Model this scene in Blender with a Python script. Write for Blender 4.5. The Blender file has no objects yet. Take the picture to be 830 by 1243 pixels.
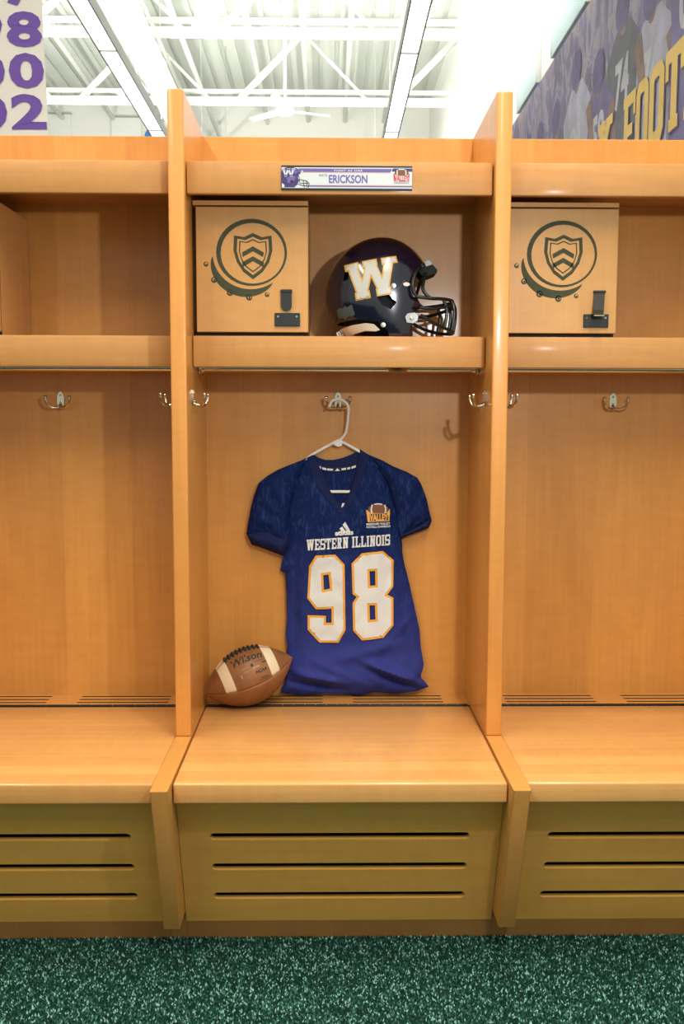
import bpy, bmesh, math, random
import numpy as np
from mathutils import Vector, Matrix, Euler, noise
from mathutils.geometry import delaunay_2d_cdt

random.seed(7)
scene = bpy.context.scene
COL = scene.collection
PI = math.pi

# ------------------------------------------------------------------ camera, exposure, world, lamps
cam_data = bpy.data.cameras.new('camera')
cam = bpy.data.objects.new('camera', cam_data)
COL.objects.link(cam)
cam_data.sensor_fit = 'HORIZONTAL'
cam_data.sensor_width = 36.0
cam_data.lens = 36.0 * 1164.1 / 830.0
cam_data.clip_end = 200
cam.matrix_world = (Matrix.Translation((-0.0323, -2.5261, 1.3461))
                    @ Matrix.Rotation(-0.0154, 4, 'Z') @ Matrix.Rotation(PI / 2 - 0.0944, 4, 'X')
                    @ Matrix.Rotation(0.0025, 4, 'Z'))
scene.camera = cam
scene.view_settings.view_transform = 'Standard'
scene.view_settings.look = 'None'
scene.view_settings.gamma = 1.0
scene.view_settings.use_curve_mapping = False
scene.view_settings.exposure = 0.0
try:
    scene.cycles.use_denoising = True
    scene.cycles.max_bounces = 8
    scene.cycles.sample_clamp_indirect = 6.0
except Exception:
    pass
world = bpy.data.worlds.new('world')
scene.world = world
world.use_nodes = True
world.node_tree.nodes['Background'].inputs[0].default_value = (0.97, 1.0, 0.84, 1)
world.node_tree.nodes['Background'].inputs[1].default_value = 0.55


def lamp(name, loc, target, size, size_y, power, color):
    d = bpy.data.lights.new(name, 'AREA')
    d.shape = 'RECTANGLE'
    d.size, d.size_y, d.energy, d.color = size, size_y, power, color
    o = bpy.data.objects.new(name, d)
    COL.objects.link(o)
    o.location = loc
    o.rotation_euler = (Vector(target) - Vector(loc)).to_track_quat('-Z', 'Y').to_euler()
    return o


# the photographer's strobe on the right: it throws the post and helmet shadows to the left
lamp('strobe', (0.51, -1.42, 1.82), (-0.05, 0.4, 1.25), 0.045, 0.045, 10.5, (0.92, 0.96, 1.0))
# the rows of strip lights that hang over the room in front of the lockers
lamp('room_strip_light', (0.68, -2.0, 4.5), (0.68, -2.0, 0), 0.2, 5.0, 176.0, (1.0, 0.84, 0.66))
lamp('room_strip_light', (-1.92, -2.0, 4.5), (-1.92, -2.0, 0), 0.2, 5.0, 157.0, (1.0, 0.84, 0.66))
# added fill lamps, not part of any fixture, that whiten the roof steel
lamp('roof_fill', (0.68, 9.0, 4.75), (0.68, 9.0, 9), 0.3, 14.0, 470.0, (1.0, 0.98, 0.93))
lamp('roof_fill', (-1.92, 9.0, 4.75), (-1.92, 9.0, 9), 0.3, 14.0, 470.0, (1.0, 0.98, 0.93))
lamp('roof_fill', (-5.2, 9.0, 4.75), (-5.2, 9.0, 9), 0.3, 14.0, 470.0, (1.0, 0.98, 0.93))


# ------------------------------------------------------------------ materials
def srgb(r, g, b):
    f = lambda c: (c / 255 / 12.92) if c / 255 <= 0.04045 else ((c / 255 + 0.055) / 1.055) ** 2.4
    return (f(r), f(g), f(b), 1.0)


def new_mat(name):
    m = bpy.data.materials.new(name)
    m.use_nodes = True
    nt = m.node_tree
    return m, nt, nt.nodes['Principled BSDF']


def plain(name, col, rough=0.5, metal=0.0, bump=0.0, bscale=300.0, coat=0.0, sheen=0.0, vary=0.0, vscale=8.0, spec=0.5):
    m, nt, b = new_mat(name)
    b.inputs['Base Color'].default_value = col
    b.inputs['Roughness'].default_value = rough
    b.inputs['Metallic'].default_value = metal
    b.inputs['Coat Weight'].default_value = coat
    b.inputs['Coat Roughness'].default_value = 0.08
    b.inputs['Sheen Weight'].default_value = sheen
    b.inputs['Specular IOR Level'].default_value = spec
    tc = nt.nodes.new('ShaderNodeTexCoord')
    if vary:
        n = nt.nodes.new('ShaderNodeTexNoise')
        n.inputs['Scale'].default_value = vscale
        n.inputs['Detail'].default_value = 5
        nt.links.new(tc.outputs['Object'], n.inputs['Vector'])
        r = nt.nodes.new('ShaderNodeValToRGB')
        r.color_ramp.elements[0].position = 0.3
        r.color_ramp.elements[1].position = 0.7
        r.color_ramp.elements[0].color = [c * (1 - vary) for c in col[:3]] + [1]
        r.color_ramp.elements[1].color = [min(1, c * (1 + vary)) for c in col[:3]] + [1]
        nt.links.new(n.outputs['Fac'], r.inputs['Fac'])
        nt.links.new(r.outputs['Color'], b.inputs['Base Color'])
    if bump:
        n2 = nt.nodes.new('ShaderNodeTexNoise')
        n2.inputs['Scale'].default_value = bscale
        n2.inputs['Detail'].default_value = 3
        bp = nt.nodes.new('ShaderNodeBump')
        bp.inputs['Strength'].default_value = bump
        bp.inputs['Distance'].default_value = 0.002
        nt.links.new(tc.outputs['Object'], n2.inputs['Vector'])
        nt.links.new(n2.outputs['Fac'], bp.inputs['Height'])
        nt.links.new(bp.outputs['Normal'], b.inputs['Normal'])
    return m


def glow(name, col, strength):
    m, nt, b = new_mat(name)
    b.inputs['Base Color'].default_value = col
    b.inputs['Emission Color'].default_value = col
    b.inputs['Emission Strength'].default_value = strength
    return m


def wood(name, col, grain, band_axis, band=0.15, band_amt=0.08, grain_amt=0.16, rough=0.38, coat=0.35, blotch=0.13):
    """lacquered maple: grain runs along axis GRAIN (0 x, 1 y, 2 z); leaves of veneer or staves BAND wide across BAND_AXIS"""
    m, nt, b = new_mat(name)
    N = nt.nodes.new
    L = nt.links.new
    tc = N('ShaderNodeTexCoord')
    oi = N('ShaderNodeObjectInfo')
    off = N('ShaderNodeVectorMath'); off.operation = 'MULTIPLY_ADD'
    cmb = N('ShaderNodeCombineXYZ')
    for i in range(3):
        L(oi.outputs['Random'], cmb.inputs[i])
    L(cmb.outputs[0], off.inputs[0]); off.inputs[1].default_value = (7.3, 4.1, 5.7)
    L(tc.outputs['Object'], off.inputs[2])
    # fine grain
    mp = N('ShaderNodeMapping')
    sc = [70.0, 70.0, 70.0]; sc[grain] = 3.0
    mp.inputs['Scale'].default_value = sc
    L(off.outputs[0], mp.inputs['Vector'])
    n1 = N('ShaderNodeTexNoise'); n1.inputs['Scale'].default_value = 1.0; n1.inputs['Detail'].default_value = 6; n1.inputs['Distortion'].default_value = 0.6
    L(mp.outputs[0], n1.inputs['Vector'])
    # broad figure
    mp2 = N('ShaderNodeMapping')
    sc = [9.0, 9.0, 9.0]; sc[grain] = 2.2
    mp2.inputs['Scale'].default_value = sc
    L(off.outputs[0], mp2.inputs['Vector'])
    n2 = N('ShaderNodeTexNoise'); n2.inputs['Scale'].default_value = 1.0; n2.inputs['Detail'].default_value = 4; n2.inputs['Distortion'].default_value = 1.2
    L(mp2.outputs[0], n2.inputs['Vector'])
    # curl / mottling across the grain
    mp3 = N('ShaderNodeMapping')
    sc = [14.0, 14.0, 14.0]; sc[grain] = 45.0
    mp3.inputs['Scale'].default_value = sc
    L(off.outputs[0], mp3.inputs['Vector'])
    n3 = N('ShaderNodeTexNoise'); n3.inputs['Scale'].default_value = 1.0; n3.inputs['Detail'].default_value = 3
    L(mp3.outputs[0], n3.inputs['Vector'])
    # leaves
    sp = N('ShaderNodeSeparateXYZ'); L(off.outputs[0], sp.inputs[0])
    dv = N('ShaderNodeMath'); dv.operation = 'DIVIDE'; dv.inputs[1].default_value = band
    L(sp.outputs[band_axis], dv.inputs[0])
    fl = N('ShaderNodeMath'); fl.operation = 'FLOOR'; L(dv.outputs[0], fl.inputs[0])
    wn = N('ShaderNodeTexWhiteNoise'); wn.noise_dimensions = '1D'; L(fl.outputs[0], wn.inputs['W'])

    def term(src, amt):
        a = N('ShaderNodeMath'); a.operation = 'SUBTRACT'; a.inputs[1].default_value = 0.5; L(src, a.inputs[0])
        c = N('ShaderNodeMath'); c.operation = 'MULTIPLY'; c.inputs[1].default_value = amt * 2; L(a.outputs[0], c.inputs[0])
        return c.outputs[0]
    tot = None
    for src, amt in ((n1.outputs['Fac'], grain_amt), (n2.outputs['Fac'], blotch), (n3.outputs['Fac'], 0.19), (wn.outputs['Value'], band_amt)):
        t = term(src, amt)
        if tot is None:
            tot = t
        else:
            s = N('ShaderNodeMath'); s.operation = 'ADD'; L(tot, s.inputs[0]); L(t, s.inputs[1]); tot = s.outputs[0]
    one = N('ShaderNodeMath'); one.operation = 'ADD'; one.inputs[1].default_value = 1.0; L(tot, one.inputs[0])
    # darker tones run redder: colour = col ** not needed, mix two tones
    mx = N('ShaderNodeMix'); mx.data_type = 'RGBA'; mx.clamp_factor = True
    mx.inputs['A'].default_value = (col[0] * 0.62, col[1] * 0.50, col[2] * 0.40, 1)
    mx.inputs['B'].default_value = (min(1, col[0] * 1.38), min(1, col[1] * 1.5), min(1, col[2] * 1.6), 1)
    hf = N('ShaderNodeMath'); hf.operation = 'MULTIPLY'; hf.inputs[1].default_value = 0.5; L(one.outputs[0], hf.inputs[0])
    L(hf.outputs[0], mx.inputs['Factor'])
    L(mx.outputs['Result'], b.inputs['Base Color'])
    b.inputs['Roughness'].default_value = rough
    b.inputs['Coat Weight'].default_value = coat
    b.inputs['Coat Roughness'].default_value = 0.15
    bp = N('ShaderNodeBump'); bp.inputs['Strength'].default_value = 0.06; bp.inputs['Distance'].default_value = 0.001
    L(n1.outputs['Fac'], bp.inputs['Height']); L(bp.outputs['Normal'], b.inputs['Normal'])
    return m


MAPLE = (0.62, 0.285, 0.060, 1)
M_BACK = wood('maple_veneer_upright', MAPLE, 2, 0, 0.21, 0.16, 0.26, 0.42, 0.3, 0.30)
M_SIDE = wood('maple_veneer_side', MAPLE, 2, 1, 0.25, 0.04, 0.24, 0.36, 0.35, 0.26)
M_POST = wood('maple_post', (0.72, 0.315, 0.075, 1), 2, 0, 0.5, 0.02, 0.24, 0.40, 0.25, 0.22)
M_RAIL = wood('maple_rail', (0.56, 0.272, 0.080, 1), 0, 2, 0.5, 0.02, 0.28, 0.55, 0.06, 0.28)
M_SHELF = wood('maple_shelf', (0.58, 0.28, 0.07, 1), 0, 1, 0.12, 0.05, 0.12)
M_BENCH = wood('maple_bench', (0.68, 0.355, 0.115, 1), 0, 1, 0.062, 0.17, 0.32, 0.36, 0.3, 0.22)
M_FRONT = wood('maple_bench_front', (0.76, 0.405, 0.088, 1), 0, 2, 0.5, 0.02, 0.24, 0.45, 0.2, 0.3)
M_BDIV = wood('maple_bench_divider', (0.60, 0.29, 0.07, 1), 1, 2, 0.5, 0.02, 0.10)
M_BOX = wood('maple_box_door', (0.62, 0.32, 0.10, 1), 2, 0, 0.16, 0.07, 0.20, 0.45, 0.15, 0.2)
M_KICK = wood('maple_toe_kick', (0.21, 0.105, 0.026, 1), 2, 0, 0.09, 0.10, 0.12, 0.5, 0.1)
M_DARK = plain('dark_gap', (0.012, 0.014, 0.012, 1), 0.8)  # near-black that paints shade into slots and door gaps
M_BLACK = plain('black_metal', (0.012, 0.016, 0.015, 1), 0.45, 0.0, 0.15, 200)
M_EMBLEM = plain('engraved_dark', srgb(62, 66, 44), 0.75, vary=0.15, vscale=40)
M_CHROME = plain('chrome', (0.66, 0.62, 0.53, 1), 0.16, 1.0)
M_ROD = plain('rod_steel', (0.62, 0.58, 0.50, 1), 0.22, 1.0)
M_HINGE = plain('hinge_bronze', (0.02, 0.022, 0.018, 1), 0.4, 0.6)
M_WHITE = plain('white_plastic', (0.80, 0.80, 0.76, 1), 0.35, 0.0, coat=0.2)
M_STEEL = plain('painted_steel_white', (0.86, 0.87, 0.83, 1), 0.6, vary=0.03, vscale=0.8)
M_DECK = plain('roof_deck_paint', (0.56, 0.59, 0.53, 1), 0.8, vary=0.06, vscale=0.5)
M_WALL = plain('wall_paint', (0.86, 0.86, 0.81, 1), 0.8, bump=0.1, bscale=60)
M_PALEBLUE = plain('pale_blue_paint', (0.56, 0.68, 0.70, 1), 0.7, vary=0.03, vscale=1.5)
M_TUBE = glow('lit_diffuser', (1.0, 0.99, 0.94, 1), 3.2)
M_CASE = plain('light_casing', (0.42, 0.44, 0.42, 1), 0.5)


# ------------------------------------------------------------------ mesh helpers
def mesh_obj(name, verts, faces, mat, parent=None, smooth=False, sharp=None, kind=None):
    me = bpy.data.meshes.new(name)
    me.from_pydata([tuple(v) for v in verts], [], [tuple(f) for f in faces])
    me.update()
    o = bpy.data.objects.new(name, me)
    COL.objects.link(o)
    me.materials.append(mat)
    if smooth or sharp is not None:
        for p in me.polygons:
            p.use_smooth = True
        if sharp is not None:
            me.set_sharp_from_angle(angle=math.radians(sharp))
    if parent is not None:
        o.parent = parent
    if kind:
        o['kind'] = kind
    return o


class MB:
    """collects verts and faces of ONE mesh object"""
    def __init__(self):
        self.v, self.f = [], []

    def add(self, verts, faces):
        n = len(self.v)
        self.v += [tuple(p) for p in verts]
        self.f += [tuple(i + n for i in f) for f in faces]
        return self

    def box(self, x0, x1, y0, y1, z0, z1, bev=0.0, seg=2):
        bm = bmesh.new()
        bmesh.ops.create_cube(bm, size=1.0)
        for v in bm.verts:
            v.co = ((x0 + x1) / 2 + v.co.x * (x1 - x0), (y0 + y1) / 2 + v.co.y * (y1 - y0), (z0 + z1) / 2 + v.co.z * (z1 - z0))
        if bev:
            bmesh.ops.bevel(bm, geom=bm.edges[:], offset=bev, segments=seg, profile=0.5, affect='EDGES')
        bm.verts.index_update()
        self.add([v.co.copy() for v in bm.verts], [[v.index for v in f.verts] for f in bm.faces])
        bm.free()
        return self

    def tube(self, pts, r, n=10, closed=False, flat=1.0):
        pts = [Vector(p) for p in pts]
        rs = r if isinstance(r, (list, tuple)) else [r] * len(pts)
        k = len(pts)
        rings = []
        up = None
        for i in range(k):
            if closed:
                t = (pts[(i + 1) % k] - pts[i - 1]).normalized()
            else:
                t = (pts[min(i + 1, k - 1)] - pts[max(i - 1, 0)]).normalized()
            if up is None:
                up = Vector((0, 0, 1)) if abs(t.z) < 0.9 else Vector((0, 1, 0))
            up = (up - t * up.dot(t))
            up = up.normalized() if up.length > 1e-6 else t.orthogonal().normalized()
            sd = t.cross(up)
            rings.append([pts[i] + (sd * math.cos(2 * PI * j / n) + up * math.sin(2 * PI * j / n) * flat) * rs[i] for j in range(n)])
        v = [p for rg in rings for p in rg]
        f = []
        m = k if closed else k - 1
        for i in range(m):
            a, b = i * n, ((i + 1) % k) * n
            for j in range(n):
                f.append((a + j, a + (j + 1) % n, b + (j + 1) % n, b + j))
        if not closed:
            f.append(tuple(reversed(range(n))))
            f.append(tuple(range((k - 1) * n, k * n)))
        return self.add(v, f)

    def lathe(self, prof, c, axis='z', n=24):
        v, f = [], []
        for r, h in prof:
            for j in range(n):
                a = 2 * PI * j / n
                p = (r * math.cos(a), r * math.sin(a), h)
                if axis == 'y':
                    p = (p[0], p[2], p[1])
                elif axis == 'x':
                    p = (p[2], p[0], p[1])
                v.append((p[0] + c[0], p[1] + c[1], p[2] + c[2]))
        for i in range(len(prof) - 1):
            for j in range(n):
                f.append((i * n + j, i * n + (j + 1) % n, (i + 1) * n + (j + 1) % n, (i + 1) * n + j))
        f.append(tuple(reversed(range(n))))
        f.append(tuple(range((len(prof) - 1) * n, len(prof) * n)))
        return self.add(v, f)

    def build(self, name, mat, parent=None, smooth=False, sharp=None, kind=None):
        return mesh_obj(name, self.v, self.f, mat, parent, smooth, sharp, kind)


def spline(pts, per=6, closed=False):
    """Catmull-Rom through the points"""
    P = [Vector(p) for p in pts]
    n = len(P)
    out = []
    rng = n if closed else n - 1
    for i in range(rng):
        a = P[(i - 1) % n] if closed else P[max(i - 1, 0)]
        b = P[i]
        c = P[(i + 1) % n]
        d = P[(i + 2) % n] if closed else P[min(i + 2, n - 1)]
        for k in range(per):
            t = k / per
            out.append(0.5 * ((2 * b) + (c - a) * t + (2 * a - 5 * b + 4 * c - d) * t * t + (3 * b - a - 3 * c + d) * t ** 3))
    if not closed:
        out.append(P[-1])
    return out


def inside(px, loops):
    """even-odd test, numpy; px: (n,2)"""
    res = np.zeros(len(px), bool)
    for lp in loops:
        a = np.array(lp, float)
        b = np.roll(a, -1, axis=0)
        for (x0, y0), (x1, y1) in zip(a, b):
            if y0 == y1:
                continue
            c = (y0 > px[:, 1]) != (y1 > px[:, 1])
            res ^= c & (px[:, 0] < (x1 - x0) * (px[:, 1] - y0) / (y1 - y0) + x0)
    return res


def edge_dist(px, loops):
    d = np.full(len(px), 1e9)
    for lp in loops:
        a = np.array(lp, float)
        b = np.roll(a, -1, axis=0)
        for p, q in zip(a, b):
            e = q - p
            L = max((e * e).sum(), 1e-12)
            t = np.clip(((px - p) @ e) / L, 0, 1)
            d = np.minimum(d, np.hypot(*(px - p - t[:, None] * e).T))
    return d


def densify(lp, h):
    out = []
    n = len(lp)
    for i in range(n):
        a, b = lp[i], lp[(i + 1) % n]
        k = max(1, int(math.ceil(math.dist(a, b) / h)))
        for j in range(k):
            out.append((a[0] + (b[0] - a[0]) * j / k, a[1] + (b[1] - a[1]) * j / k))
    return out


def tri(loops, h=None):
    """triangulate 2D loops (even-odd holes); h = spacing of inner points. returns verts, faces, boundary loops as indices"""
    lps = [densify(l, h) if h else list(l) for l in loops]
    vs, es = [], []
    for l in lps:
        n0 = len(vs)
        vs += [Vector(p) for p in l]
        es += [(n0 + i, n0 + (i + 1) % len(l)) for i in range(len(l))]
    if h:
        A = np.array([p for l in lps for p in l])
        x = np.arange(A[:, 0].min() + h / 2, A[:, 0].max(), h)
        y = np.arange(A[:, 1].min() + h / 2, A[:, 1].max(), h * 0.87)
        if len(x) and len(y):
            G = np.array([(xx + (h / 2 if j % 2 else 0), yy) for j, yy in enumerate(y) for xx in x])
            G = G[inside(G, lps)]
            if len(G):
                G = G[edge_dist(G, lps) > 0.45 * h]
            vs += [Vector(p) for p in G]
    r = delaunay_2d_cdt(vs, es, [], 0, 1e-7)
    ov, of, orig = r[0], r[2], r[3]
    V = [tuple(p) for p in ov]
    if not of:
        return V, [], []
    cen = np.array([[sum(V[i][0] for i in f) / 3, sum(V[i][1] for i in f) / 3] for f in of])
    ok = inside(cen, lps)
    F = [tuple(f) for f, k in zip(of, ok) if k]
    # boundary edges, oriented like their face
    cnt = {}
    for f in F:
        for i in range(len(f)):
            a, b = f[i], f[(i + 1) % len(f)]
            cnt[(a, b)] = 1
    B = [(a, b) for (a, b) in cnt if (b, a) not in cnt]
    return V, F, B


def sheet(loops, fn, thick, h=None, mb=None):
    """fn(u, v, w) -> xyz, w = 0 front, w = thick back. A solid sheet with rims, added to an MB"""
    mb = mb or MB()
    V, F, B = tri(loops, h)
    n = len(V)
    vs = [fn(u, v, 0.0) for u, v in V]
    fs = list(F)
    if thick:
        vs += [fn(u, v, thick) for u, v in V]
        fs += [tuple(reversed([i + n for i in f])) for f in F]
        fs += [(b, a, a + n, b + n) for a, b in B]
    return mb.add(vs, fs)


def tri_union(polys, h=None):
    """one flat mesh that covers the union of overlapping outlines"""
    V, E = [], []
    for p in polys:
        p = densify(p, h) if h else list(p)
        n0 = len(V)
        V += [Vector(q) for q in p]
        E += [(n0 + i, n0 + (i + 1) % len(p)) for i in range(len(p))]
    r = delaunay_2d_cdt(V, E, [], 0, 1e-6)
    V = [tuple(p) for p in r[0]]
    cen = np.array([[sum(V[i][0] for i in f) / len(f), sum(V[i][1] for i in f) / len(f)] for f in r[2]])
    ok = np.zeros(len(cen), bool)
    for p in polys:
        ok |= inside(cen, [p])
    return V, [tuple(f) for f, k in zip(r[2], ok) if k]


def rect(x0, x1, y0, y1):
    return [(x0, y0), (x1, y0), (x1, y1), (x0, y1)]


def slot(x0, x1, yc, r, n=6):
    out = []
    for i in range(n + 1):
        a = -PI / 2 + PI * i / n
        out.append((x1 - r + r * math.cos(a), yc + r * math.sin(a)))
    for i in range(n + 1):
        a = PI / 2 + PI * i / n
        out.append((x0 + r + r * math.cos(a), yc + r * math.sin(a)))
    return out


def ell(cx, cy, rx, ry, n=24, a0=0.0, a1=2 * PI):
    full = abs(a1 - a0 - 2 * PI) < 1e-6
    m = n if full else n + 1
    return [(cx + rx * math.cos(a0 + (a1 - a0) * i / n), cy + ry * math.sin(a0 + (a1 - a0) * i / n)) for i in range(m)]


def inset(lp, d):
    """mitred offset of a loop; d > 0 shrinks a counter-clockwise loop"""
    n = len(lp)
    A = sum(lp[i][0] * lp[(i + 1) % n][1] - lp[(i + 1) % n][0] * lp[i][1] for i in range(n))
    s = 1 if A > 0 else -1
    out = []
    for i in range(n):
        p0, p1, p2 = Vector(lp[i - 1]), Vector(lp[i]), Vector(lp[(i + 1) % n])
        e0, e1 = (p1 - p0).normalized(), (p2 - p1).normalized()
        n0, n1 = Vector((-e0.y, e0.x)) * s, Vector((-e1.y, e1.x)) * s
        m = (n0 + n1)
        m = m / max(m.dot(n0), 0.35) if m.length > 1e-6 else n0
        out.append(tuple(p1 + m * d))
    return out


def stroke(pts, w):
    """a polyline of varying width w (number or list) as one outline"""
    P = [Vector(p) for p in pts]
    ws = w if isinstance(w, (list, tuple)) else [w] * len(P)
    L, R = [], []
    for i, p in enumerate(P):
        t = (P[min(i + 1, len(P) - 1)] - P[max(i - 1, 0)]).normalized()
        nn = Vector((-t.y, t.x)) * ws[i] / 2
        L.append(tuple(p + nn)); R.append(tuple(p - nn))
    return L + R[::-1]


def text_tris(s, size=1.0, xs=1.0, bold=0.0, shear=0.0, spacing=1.0):
    """built-in font to flat triangles, centred on x, baseline at 0; returns verts2d, faces, width"""
    c = bpy.data.curves.new('text_tmp', 'FONT')
    c.body = s
    c.size = size
    c.offset = bold
    c.shear = shear
    c.space_character = spacing
    c.resolution_u = 3
    o = bpy.data.objects.new('text_tmp', c)
    COL.objects.link(o)
    dg = bpy.context.evaluated_depsgraph_get()
    me = o.evaluated_get(dg).to_mesh()
    V = [(v.co.x * xs, v.co.y) for v in me.vertices]
    F = [tuple(p.vertices) for p in me.polygons]
    o.evaluated_get(dg).to_mesh_clear()
    bpy.data.objects.remove(o)
    bpy.data.curves.remove(c)
    if not V:
        return [], [], 0
    x0, x1 = min(v[0] for v in V), max(v[0] for v in V)
    V = [(x - (x0 + x1) / 2, y) for x, y in V]
    return V, F, x1 - x0


def fit_text(s, width, height, bold=0.0, shear=0.0, spacing=1.0):
    """text of the given cap height and total width"""
    V, F, w = text_tris(s, 1.0, 1.0, bold, shear, spacing)
    y0, y1 = min(v[1] for v in V), max(v[1] for v in V)
    return [(x * width / w, (y - y0) * height / (y1 - y0)) for x, y in V], F


# slab block letters on a unit cell: strokes as quads; W is width, t stem
def slab_letter(ch, W=0.72, t=0.2, sf=0.09, sh=0.12):
    P = []

    def bar(x0, x1, y0, y1):
        P.append(rect(x0, x1, y0, y1))

    def stem(xc, y0=0, y1=1, lo=True, hi=True):
        bar(xc - t / 2, xc + t / 2, y0, y1)
        if lo:
            bar(xc - t / 2 - sf, xc + t / 2 + sf, y0, y0 + sh)
        if hi:
            bar(xc - t / 2 - sf, xc + t / 2 + sf, y1 - sh, y1)

    def dg(x0, y0, x1, y1, w=t):
        P.append([(x0 - w / 2, y0), (x0 + w / 2, y0), (x1 + w / 2, y1), (x1 - w / 2, y1)])
    l = sf + t / 2
    r = W - sf - t / 2
    h = 0.17
    if ch == 'I':
        stem(l); return P, l * 2
    if ch == 'L':
        stem(l); bar(l, W, 0, h); bar(W - 0.13, W, 0, 0.36); return P, W
    if ch in 'EF':
        stem(l); bar(l, W, 1 - h, 1); bar(W - 0.13, W, 0.66, 1); bar(l, W - 0.16, 0.42, 0.58)
        if ch == 'E':
            bar(l, W, 0, h); bar(W - 0.13, W, 0, 0.34)
        return P, W
    if ch == 'T':
        stem(W / 2, hi=False); bar(0, W, 1 - h, 1); bar(0, 0.13, 0.64, 1); bar(W - 0.13, W, 0.64, 1); return P, W
    if ch in 'RB':
        stem(l, lo=True, hi=True)
        bar(l, r, 1 - h, 1); bar(l, r, 0.42, 0.58); P.append([(r - t / 2, 0.5), (r + t / 2 - 0.02, 0.56), (r + t / 2, 0.62), (r + t / 2, 0.9), (r + t / 2 - 0.08, 1), (r - t / 2, 1)])
        if ch == 'R':
            dg(r, 0, r - 0.12, 0.5); bar(r - 0.1, r + t / 2 + 0.07, 0, sh)
        else:
            bar(l, r, 0, h); P.append([(r - t / 2, 0), (r + t / 2 - 0.07, 0), (r + t / 2, 0.09), (r + t / 2, 0.42), (r + t / 2 - 0.03, 0.5), (r - t / 2, 0.5)])
        return P, W
    if ch == 'N':
        W2 = W * 1.12; r = W2 - sf - t / 2
        stem(l); stem(r, lo=False); dg(l, 1, r, 0, t * 1.05); return P, W2
    if ch == 'W':
        W2 = W * 1.45
        a, m, b = 0.14, W2 / 2, W2 - 0.14
        c1, c2 = W2 * 0.30, W2 * 0.70
        dg(c1, 0, a, 1); dg(c1, 0, m, 1); dg(c2, 0, m, 1); dg(c2, 0, b, 1)
        bar(0, 0.32, 1 - sh, 1); bar(W2 - 0.32, W2, 1 - sh, 1); bar(m - 0.17, m + 0.17, 1 - sh, 1)
        return P, W2
    if ch == 'K':
        stem(l); dg(l, 0.42, r, 1); dg(r + 0.02, 0, l + 0.12, 0.55); bar(r - 0.18, r + 0.14, 1 - sh, 1); bar(r - 0.16, r + 0.16, 0, sh); return P, W + 0.04
    if ch == 'A':
        dg(0.1, 0, W / 2, 1); dg(W - 0.1, 0, W / 2, 1); bar(0.15, W - 0.15, 0.28, 0.42); bar(-0.02, 0.26, 0, sh); bar(W - 0.26, W + 0.02, 0, sh); return P, W
    if ch == 'O':
        k = 0.14
        for q in ([(0, k), (k, 0), (W - k, 0), (W, k), (W - t, k + 0.06), (W - t - 0.04, h), (t + 0.04, h), (t, k + 0.06)],):
            P.append(q); P.append([(x, 1 - y) for x, y in q][::-1])
        bar(0, t, k, 1 - k); bar(W - t, W, k, 1 - k); return P, W
    if ch == 'S':
        k = 0.1
        P.append([(0, 1 - k), (0, 0.42 + k), (k, 0.42), (t, 0.5), (t, 1 - h), (W, 1 - h), (W, 1 - 0.02), (W - 0.02, 1), (k, 1)])
        P.append([(W, k), (W, 0.58 - k), (W - k, 0.58), (W - t, 0.5), (W - t, h), (0, h), (0, 0), (W - k, 0)])
        bar(k, W - k, 0.42, 0.58); bar(W - 0.12, W, 0.62, 1 - h); bar(0, 0.12, h, 0.38)
        return P, W
    return P, W


def slab_word(word, gap=0.06, space=0.4, **kw):
    """list of polygons with unit height, centred on x; and total width"""
    out, x = [], 0.0
    for ch in word:
        if ch == ' ':
            x += space; continue
        P, w = slab_letter(ch, **kw)
        out += [[(px + x, py) for px, py in p] for p in P]
        x += w + gap
    W = x - gap
    return [[(px - W / 2, py) for px, py in p] for p in out], W


def polys_to(mb, polys, fn, h=None):
    for p in polys:
        V, F, B = tri([p], h)
        mb.add([fn(u, v) for u, v in V], F)
    return mb


def empty(name, loc, label, cat, group=None, rot=(0, 0, 0)):
    o = bpy.data.objects.new(name, None)
    o.empty_display_size = 0.1
    COL.objects.link(o)
    o.location = loc
    o.rotation_euler = rot
    o['label'] = label
    o['category'] = cat
    if group:
        o['group'] = group
    return o


def tag(o, label, cat, group=None):
    o['label'] = label
    o['category'] = cat
    if group:
        o['group'] = group
    return o


def structure(o):
    o['kind'] = 'structure'
    return o


def copy_tree(o, parent=None):
    c = o.copy()
    COL.objects.link(c)
    if parent is not None:
        c.parent = parent
        c.matrix_parent_inverse = o.matrix_parent_inverse.copy()
    for ch in list(o.children):
        copy_tree(ch, c)
    return c

# ------------------------------------------------------------------ the lockers
PITCH, TH, DEEP, TOP = 0.84, 0.0413, 0.4148, 2.1855
IN = PITCH / 2 - TH / 2          # half clear width between dividers
ZB = 0.4922                      # seat height


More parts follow.
